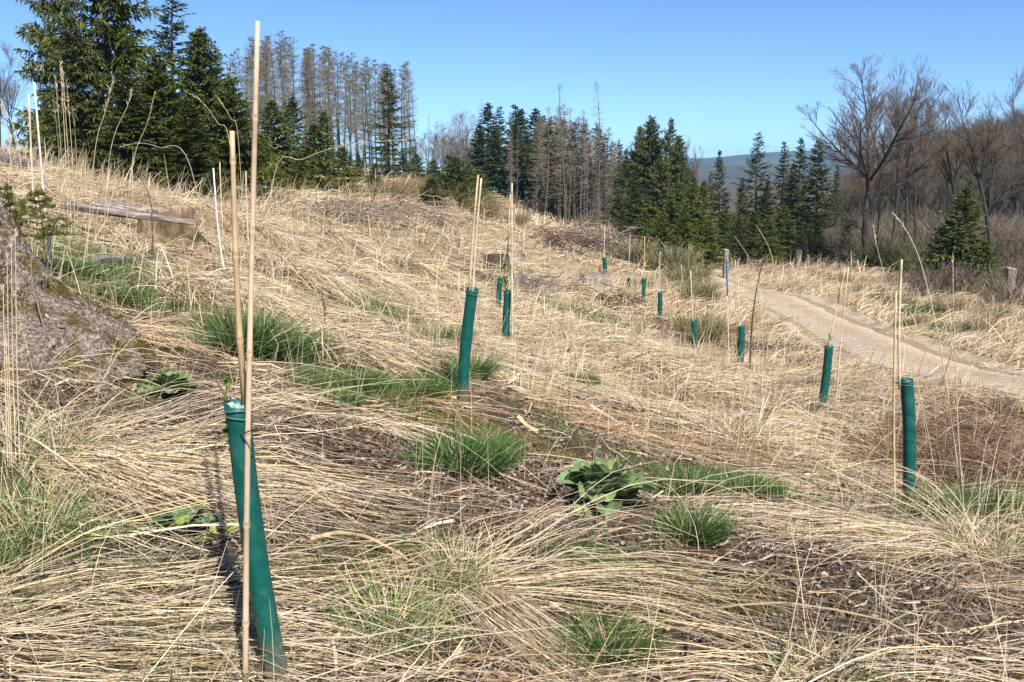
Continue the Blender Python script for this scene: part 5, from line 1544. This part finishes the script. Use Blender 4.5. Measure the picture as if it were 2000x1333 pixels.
for (k, px, top, d, w, lab) in [("pale", 905, 192, 105, 1.2, "pale leafless tree on the crest left of the dark spruce wood"), ("brownleaf", 862, 235, 100, 1.3, "small tree with rusty brown leaves on the crest"),
    ("pale", 885, 250, 95, 1.0, "low pale leafless tree beside the rusty brown one"), ("brownleaf", 925, 255, 98, .8, "small brownish tree at the left end of the dark spruce wood"),
    ("pale", 835, 262, 92, 1.5, "pale leafless tree behind the thin lone pole"), ("bareB", 850, 255, 96, 1.5, "greyish leafless tree left of the rusty brown one"), ("brownleaf", 878, 240, 102, 1.3, "second rusty brown tree on the crest"), ("pale", 922, 225, 108, 1.5, "tall pale leafless tree touching the dark spruce wood"), ("bareB", 812, 258, 88, 1.5, "grey leafless tree among the bleached poles"), ("bareB", 895, 262, 90, 1.5, "low grey leafless tree on the crest between the pale ones"),
    ("bareB", 18, 72, 55, 1.1, "grey leafless tree at the left edge behind the stalks"), ("bareA", 52, 120, 58, 1.0, "grey leafless tree just left of the tall dark spruces"), ("bareC", -18, 0, 50, 1.0, "leafless tree reaching in from the left edge")]:
    tree(k, px, top, d, lab, G3, w, "bare_tree", "leafless tree")
G4 = "dark spruce wood in the middle"
for i, (px, top, d) in enumerate([(952, 200, 92), (975, 208, 95), (998, 203, 98), (1020, 212, 93), (1040, 210, 97), (1060, 225, 94), (1078, 235, 96), (938, 240, 90), (1010, 235, 86), (1048, 250, 86), (1100, 232, 95), (965, 250, 87)]):
    tree(["highcrown", "highcrownB", "spruceG", "spruceD"][i % 4], px, top, d, "dark spruce in the dense wood behind the second tube's canes", G4, 1.5)
rr = np.random.default_rng(9)
for i, px in enumerate(np.linspace(1045, 1225, 50)):
    top = np.interp(px, [1050, 1100, 1160, 1222], [240, 228, 258, 300]) + rr.normal(0, 14)
    tree(["deadC", "dying", "deadC", "dyingB", "deadC", "deadA"][i % 6], px, top, rr.uniform(74, 92), "half dead greyish spruce in the thinning wood right of the dark one", "half dead spruces", 1.55, "dying_spruce", "spruce")
for (px, top, lab) in [(1101, 165, "dead spruce spire above the half dead wood, left one of two"), (1170, 160, "dead spruce spire above the half dead wood, right one of two"), (1135, 215, "shorter dead spire between the two tall spires")]:
    tree("deadA", px, top, 72, lab, "dead spires", 1.0, "dead_spruce", "dead tree")
rr = np.random.default_rng(19)
for i in range(22):
    px = rr.uniform(985, 1235)
    tree(["deadB", "deadA"][i % 2], px, np.interp(px, [985, 1100, 1235], [235, 275, 345]) + rr.normal(0, 18), rr.uniform(66, 80), "pale bare trunk at the front of the half dead wood", "pale bare trunks", .75, "dead_spruce", "dead tree")
tree("deadB", 1172, 350, 52, "leaning bleached snag in front of the half dead wood", None, 1.0, "dead_spruce", "dead tree").rotation_euler = (0, -.10, 1.0)
G5 = "dense spruce group right of the middle"
for (k, px, top, d, w, lab) in [("spruceA", 1275, 224, 62, 1.0, "tallest dark spruce of the dense group left of the valley view"), ("spruceF", 1300, 228, 60, 1.0, "dark spruce right beside the tallest of the dense group"),
    ("spruceB", 1250, 244, 64, .9, "dark spruce on the left flank of the dense group"), ("spruceB", 1322, 262, 58, 1.0, "sunlit spruce on the right flank of the dense group"),
    ("spruceD", 1215, 290, 70, .9, "slim spruce between the half dead wood and the dense group"), ("spruceF", 1285, 300, 56, 1.2, "low dark spruce in front of the dense group"),
    ("spruceD", 1240, 330, 60, 1.2, "low shaded spruce at the left foot of the dense group")]:
    tree(k, px, top, d, lab, G5, w)
tree("bareB", 1345, 262, 58, "thin leafless tree right of the dense spruce group", G3, .5, "bare_tree", "leafless tree")
G6 = "young green spruces by the track bend"
for (k, px, top, d, w, lab) in [("youngA", 1348, 345, 50, .9, "light green slender spruce right of the dense group"), ("youngB", 1372, 350, 54, .8, "light green slender spruce under the valley view"),
    ("youngA", 1335, 405, 46, 1.3, "low light green spruce left of the blue topped stick"), ("youngA", 1385, 430, 46, 1.3, "low green spruce right behind the grey post"), ("youngB", 1440, 420, 52, 1.2, "low green spruce in the gap before the row of tall spruces"),
    ("youngB", 1220, 430, 52, 1.3, "bright low spruce at the end of the half dead wood"), ("youngA", 1500, 420, 56, 1.2, "low dark young spruce between the trunks of the row"), ("bush", 1130, 462, 46, .9, "small yellowish spruce bush by the dark brushwood"),
    ("youngA", 1290, 420, 48, 1.4, "low spruce skirt in front of the dense group"), ("youngB", 1560, 440, 56, 1.3, "low green spruce behind the stout pale post"),
    ("youngA", 1415, 405, 58, 1.3, "low green spruce at the left foot of the row"), ("youngB", 1470, 410, 58, 1.4, "green spruce skirt below the pale tipped spruce"), ("youngA", 1525, 400, 59, 1.3, "green spruce skirt below the middle of the row"), ("youngB", 1590, 415, 58, 1.3, "low green spruce below the last tall spruce of the row"),
    ("youngA", 1310, 380, 52, 1.3, "young spruce leaning on the right flank of the dense group"), ("youngB", 1360, 400, 50, 1.4, "bushy young spruce under the light green slender ones"), ("youngA", 1255, 410, 52, 1.4, "bushy young spruce at the foot of the dense group's left flank")]:
    tree(k, px, top, d, lab, G6, w, "young_spruce", "young spruce")
G7 = "row of spruces before the valley"
for (k, px, top, d, w, lab) in [("spruceG", 1405, 292, 66, 1.0, "first slim spruce of the row before the valley"), ("spruceC", 1472, 258, 64, 1.1, "spruce with pale tip and open crown, second of the row"), ("highcrownB", 1523, 276, 62, 1.1, "spruce with bare pale trunk below, middle of the row"),
    ("spruceG", 1556, 268, 63, 1.0, "narrow dark spruce, fourth of the row before the valley"), ("highcrown", 1594, 270, 60, 1.25, "last tall spruce of the row, trunk visible below"), ("spruceF", 1440, 345, 70, 1.0, "shorter spruce filling the row's gap"),
    ("spruceD", 1540, 320, 68, 1.2, "shorter dark spruce hidden inside the row"), ("spruceG", 1622, 322, 80, .9, "small spruce right behind the row's end"), ("spruceC", 1385, 335, 72, .9, "short slim spruce left of the row"),
    ("spruceD", 1490, 350, 62, 1.2, "dark low spruce in the shade of the row"), ("spruceC", 1670, 310, 95, .9, "faint spruce left of the big bare beech's trunk")]:
    tree(k, px, top, d, lab, G7, w)
tree("bush", 1650, 428, 58, "small dark lone spruce at the edge of the brown bushes", None, .75, "young_spruce", "young spruce")
tree("youngB", 1882, 362, 36, "bushy green spruce with pointed top below the brown hillside", None, 1.25, "young_spruce", "young spruce")
tree("youngA", 1850, 430, 37, "wide dark spruce skirt left of the pointed one below the hillside", None, 1.5, "young_spruce", "young spruce")
tree("youngA", 1925, 470, 35, "low green spruce right of the pointed one", None, 1.5, "young_spruce", "young spruce")
tree("beech", 1696, 98, 44, "big bare beech with rounded crown beside the track", None, 1.2, "bare_tree", "leafless tree", 2.2)
G8 = "bare trees below the hillside"
for (k, px, top, d, w, lab) in [("bareA", 1765, 100, 52, .8, "tall leafless tree just right of the big beech, crown reaching highest"), ("bareB", 1738, 108, 47, .7, "slim upright leafless tree right behind the big beech"), ("bareB", 1795, 135, 52, 1.0, "leafless tree with upswept twigs right of the big beech"),
    ("bareC", 1880, 178, 46, .95, "leafless tree behind the pointed green spruce"), ("bareA", 1925, 175, 50, .9, "leafless tree left of the leaning one at the right edge"), ("bareC", 1945, 150, 38, 1.0, "dark leaning leafless tree at the right edge"),
    ("bareB", 2010, 118, 42, 1.0, "leafless tree cut by the right edge"), ("bareA", 1710, 260, 50, .8, "thin leafless tree close behind the big beech's trunk"), ("bareB", 1840, 240, 60, .9, "leafless tree before the brown hillside, right of the upswept one")]:
    tree(k, px, top, d, lab, G8, w, "bare_tree", "leafless tree")
# wooded hillside at the right: every trunk a tree of its own
rr = np.random.default_rng(23)
for i in range(275):
    d = 62 + 128 * rr.random() ** .8; px = rr.uniform(1610, 2090)
    x = (px - 1000) / F * d
    z0 = H1(x, d)
    hgt = rr.uniform(7, 11)
    rowtop = 330 - (z0 + hgt - CZ) / d * F
    lim = np.interp(px, [1600, 1640, 1700, 1760, 1830, 1900, 2000, 2080], [400, 345, 300, 262, 240, 215, 192, 175])
    ztop = CZ + (330 - max(rowtop, lim + rr.uniform(0, 12))) / F * d
    k = ["bareA", "bareB", "bareC", "brownleaf"][rr.integers(0, 4) if rr.random() < .25 else rr.integers(0, 3)]
    s = max(2.5, ztop - z0) / PH[k]
    e = thing("bare_tree", "grey brown leafless tree in the wood covering the hillside", "leafless tree", (x, d, z0), rr.random() * 6.28, "leafless wood on the hillside", (s * 1.2, s * 1.2, s))
    link("trunk", KINDS[k][0], e); link("crown", KINDS[k][1], e)

# ------------------------------------------------------------------ shrubs
BROOM = bush_mesh(1, 420, 1.3, .5, [(.06, .085, .025), (.09, .10, .035), (.04, .06, .025), (.2, .16, .09)], .02)
RUSH = bush_mesh(2, 420, .9, .4, [(.10, .13, .05), (.22, .2, .09), (.06, .09, .03), (.36, .29, .17)], .014)
BRAMBLE = bush_mesh(3, 420, 1.2, .8, [(.15, .115, .085), (.10, .078, .06), (.2, .165, .12)], .016)
THICKET = bush_mesh(5, 900, 1.2, .8, [(.17, .135, .10), (.12, .095, .07), (.22, .18, .13)], .006)
HEATH = bush_mesh(4, 380, 1.1, .8, [(.22, .18, .09), (.36, .28, .17), (.14, .13, .05), (.28, .2, .13)], .018)
def shrub(me, px, py, s, lab, name, cat, grp):
    p = ground_at(px, py)
    o = link(name, me); o.location = p; o.scale = (s, s, s); o.rotation_euler = (0, 0, px * .7)
    tag(o, lab, cat, grp)
for (px, py, s, lab) in [(1725, 525, 1.6, "green broom bush at the foot of the big bare beech"), (1760, 535, 1.4, "green broom bush right of the beech's foot"), (1690, 512, 1.1, "low broom left of the beech's trunk"), (1530, 500, 1.3, "green broom left of the stout pale post"),
                         (1450, 500, 1.3, "green broom right of the grey post"), (1795, 545, 1.3, "broom before the wide dark spruce skirt"), (1500, 505, 1.0, "low green broom behind the track bend")]:
    shrub(BROOM, px, py, s * .7, lab, "broom_bush", "broom bush", "green broom bushes")
for (px, py, s, lab) in [(1362, 586, .8, "tall mixed green and straw rushes at the near side of the track bend"), (1380, 578, .7, "dense rushes touching the track bend"), (1345, 560, 1.3, "olive rushes left of the track bend"), (1290, 530, 1.3, "pale rushes behind the tube with one pale cane"),
                         (1320, 530, 1.5, "rushes right of the pale ones, under the low spruce"), (1350, 655, .7, "olive rushes around the tube with the crooked stake"), (1375, 670, .7, "rushes right of the tube with the crooked stake"), (1240, 515, 1.4, "straw and green rushes behind the far short tube")]:
    shrub(RUSH, px, py, s, lab, "rush_clump", "rushes", "clumps of rushes")
for (px, py, s, lab) in [(1620, 505, 1.5, "brown leafless shrub right of the stout pale post"), (1650, 510, 1.5, "purplish brown shrub before the lone small spruce"), (1590, 500, 1.2, "brown shrub behind the thin short post"), (1960, 560, 1.2, "brown shrub left of the post at the right edge"), (1990, 600, 1.0, "brown twiggy shrub at the right edge beyond the track"),
                         (1840, 575, 1.0, "brown shrub below the wide dark spruce skirt")]:
    shrub(BRAMBLE, px, py, s, lab, "brown_shrub", "shrub", "brown leafless shrubs")
rr = np.random.default_rng(31)
for i in range(46):
    d = rr.uniform(50, 80); px = rr.uniform(1630, 2070); x = (px - 1000) / F * d
    s = rr.uniform(1.6, 3.0)
    o = link("brown_shrub", THICKET); o.location = (x, d, H1(x, d)); o.scale = (s * 1.3, s * 1.3, s); o.rotation_euler = (0, 0, rr.random() * 6)
    tag(o, "brown leafless undergrowth shrub among the trunks below the hillside", "shrub", "undergrowth below the hillside")
for (px, py, s, lab) in [(1110, 430, 2.0, "olive brown heath shrub at the foot of the half dead wood"), (1080, 425, 1.8, "heath shrub left of the olive brown one"), (1150, 450, 2.0, "heath shrub right below the half dead wood"), (1190, 465, 1.8, "heath shrub by the bleached snag"), (1045, 415, 1.6, "low heath at the foot of the dark spruce wood"),
                         (660, 385, 1.2, "brownish heath on the crest below the larches"), (760, 385, 1.3, "heath on the crest below the lone tall spruce"), (800, 380, 1.3, "heath at the foot of the bleached poles"), (560, 372, 1.0, "heath on the crest under the young spruces"),
                         (880, 395, 1.3, "heath under the round bushy spruce"), (940, 420, 1.4, "heath behind the second tube's canes"), (1000, 440, 1.2, "heath behind the long canes"),
                         (1700, 575, .7, "low greenish heath on the verge right of the track bend"), (1755, 603, .75, "low heath hummock on the verge behind the rightmost tube's cane"), (1810, 640, .6, "olive heath hummock at the edge of the track"), (1850, 612, .8, "wide heath hummock on the verge under the tall seed stalk"), (1910, 650, .6, "low heath by the track near the right edge"), (1640, 555, .8, "heath below the purplish brown shrub"), (1940, 622, .7, "heath in front of the post at the right edge"), (1600, 545, .7, "heath below the stout pale post"), (1880, 585, .9, "heath at the foot of the pointed green spruce")]:
    shrub(HEATH, px, py, s * .58, lab, "heath_shrub", "shrub", "heath shrubs")

# the small spruce close by at the left edge, needle by needle
def near_spruce(px, py, d, h, label, seed):
    rng = np.random.default_rng(seed)
    B = at(px, py, d); B[2] = H1(B[0], B[1])
    root = thing("young_spruce", label, "young spruce", B)
    g = Geo(); z = np.linspace(-.05, h, 9)
    g.tubes(np.stack([.02 * np.sin(z * 4), .02 * np.cos(z * 3), z], 1)[None], (.011 * (1 - .75 * z / h))[None], (.16, .12, .08), 7); g.build("trunk", M_TWIG, root)
    g = Geo(); P = []; s = np.linspace(0, 1, 6)
    for q in np.linspace(.5, .98, 7):
        for k in range(4):
            az = rng.random() * 6.28; L = (.08 + .36 * (1.05 - q)) * rng.uniform(.7, 1.1)
            P.append(np.stack([L * s * math.cos(az), L * s * math.sin(az), q * h + L * (.35 * s - .2 * s ** 2)], 1))
    P = np.array(P)
    D, _ = branches(rng, P, np.full((len(P), 6), .004), 6, .25, .95, .5, .7, .05, 5, .06)
    g.tubes(P, .003 * taper(6, .5), (.15, .11, .06), 4); g.tubes(D, .002 * taper(5, .5), (.15, .11, .06), 3)
    for A, m in ((P, 90), (D, 40)):
        n = len(A) * m; k = np.repeat(np.arange(len(A)), m); x = rng.random(n) * (A.shape[1] - 1); i = np.minimum(x.astype(int), A.shape[1] - 2); f = (x - i)[:, None]
        p = A[k, i] * (1 - f) + A[k, i + 1] * f; t = A[k, i + 1] - A[k, i]; t /= np.linalg.norm(t, axis=1, keepdims=True)
        v = rng.normal(size=(n, 3)); v -= t * (v * t).sum(1, keepdims=True); v /= np.linalg.norm(v, axis=1, keepdims=True)
        dv = (t * .55 + v * .85) * rng.uniform(.012, .02, (n, 1))
        g.ribbons(np.stack([p, p + dv * .6, p + dv], 1), .0024 * np.array([[1, 1, .3]]), YPAL[rng.integers(0, 4, n)] * rng.uniform(.8, 1.3, (n, 1)))
    g.build("crown", M_NEEDLE, root)
near_spruce(22, 500, 6.2, .66, "knee high young spruce with fresh green needles behind the big stump", 3)
near_spruce(80, 490, 6.8, .60, "small young spruce between the stump and the tall whitish cane", 4)

# ------------------------------------------------------------------ air
g = Geo()
x0, x1, y0, y1, z0, z1 = -3300, 3600, -3300, 3300, -16.0, 62.0
g.raw([(x0, y0, z0), (x1, y0, z0), (x1, y1, z0), (x0, y1, z0), (x0, y0, z1), (x1, y0, z1), (x1, y1, z1), (x0, y1, z1)],
      [(0, 3, 2, 1), (4, 5, 6, 7), (0, 1, 5, 4), (1, 2, 6, 5), (2, 3, 7, 6), (3, 0, 4, 7)])
m, n, l = new_mat("air")
n.remove(n["Principled BSDF"])
vol = n.new("ShaderNodeVolumePrincipled")
vol.inputs["Color"].default_value = (.25, .66, 1.0, 1)
vol.inputs["Density"].default_value = HAZE = .00024
l.new(vol.outputs[0], n["Material Output"].inputs["Volume"])
m.cycles.homogeneous_volume = True
tag(g.build("haze", m), "thin blue haze over the far valley", "haze", kind="stuff")
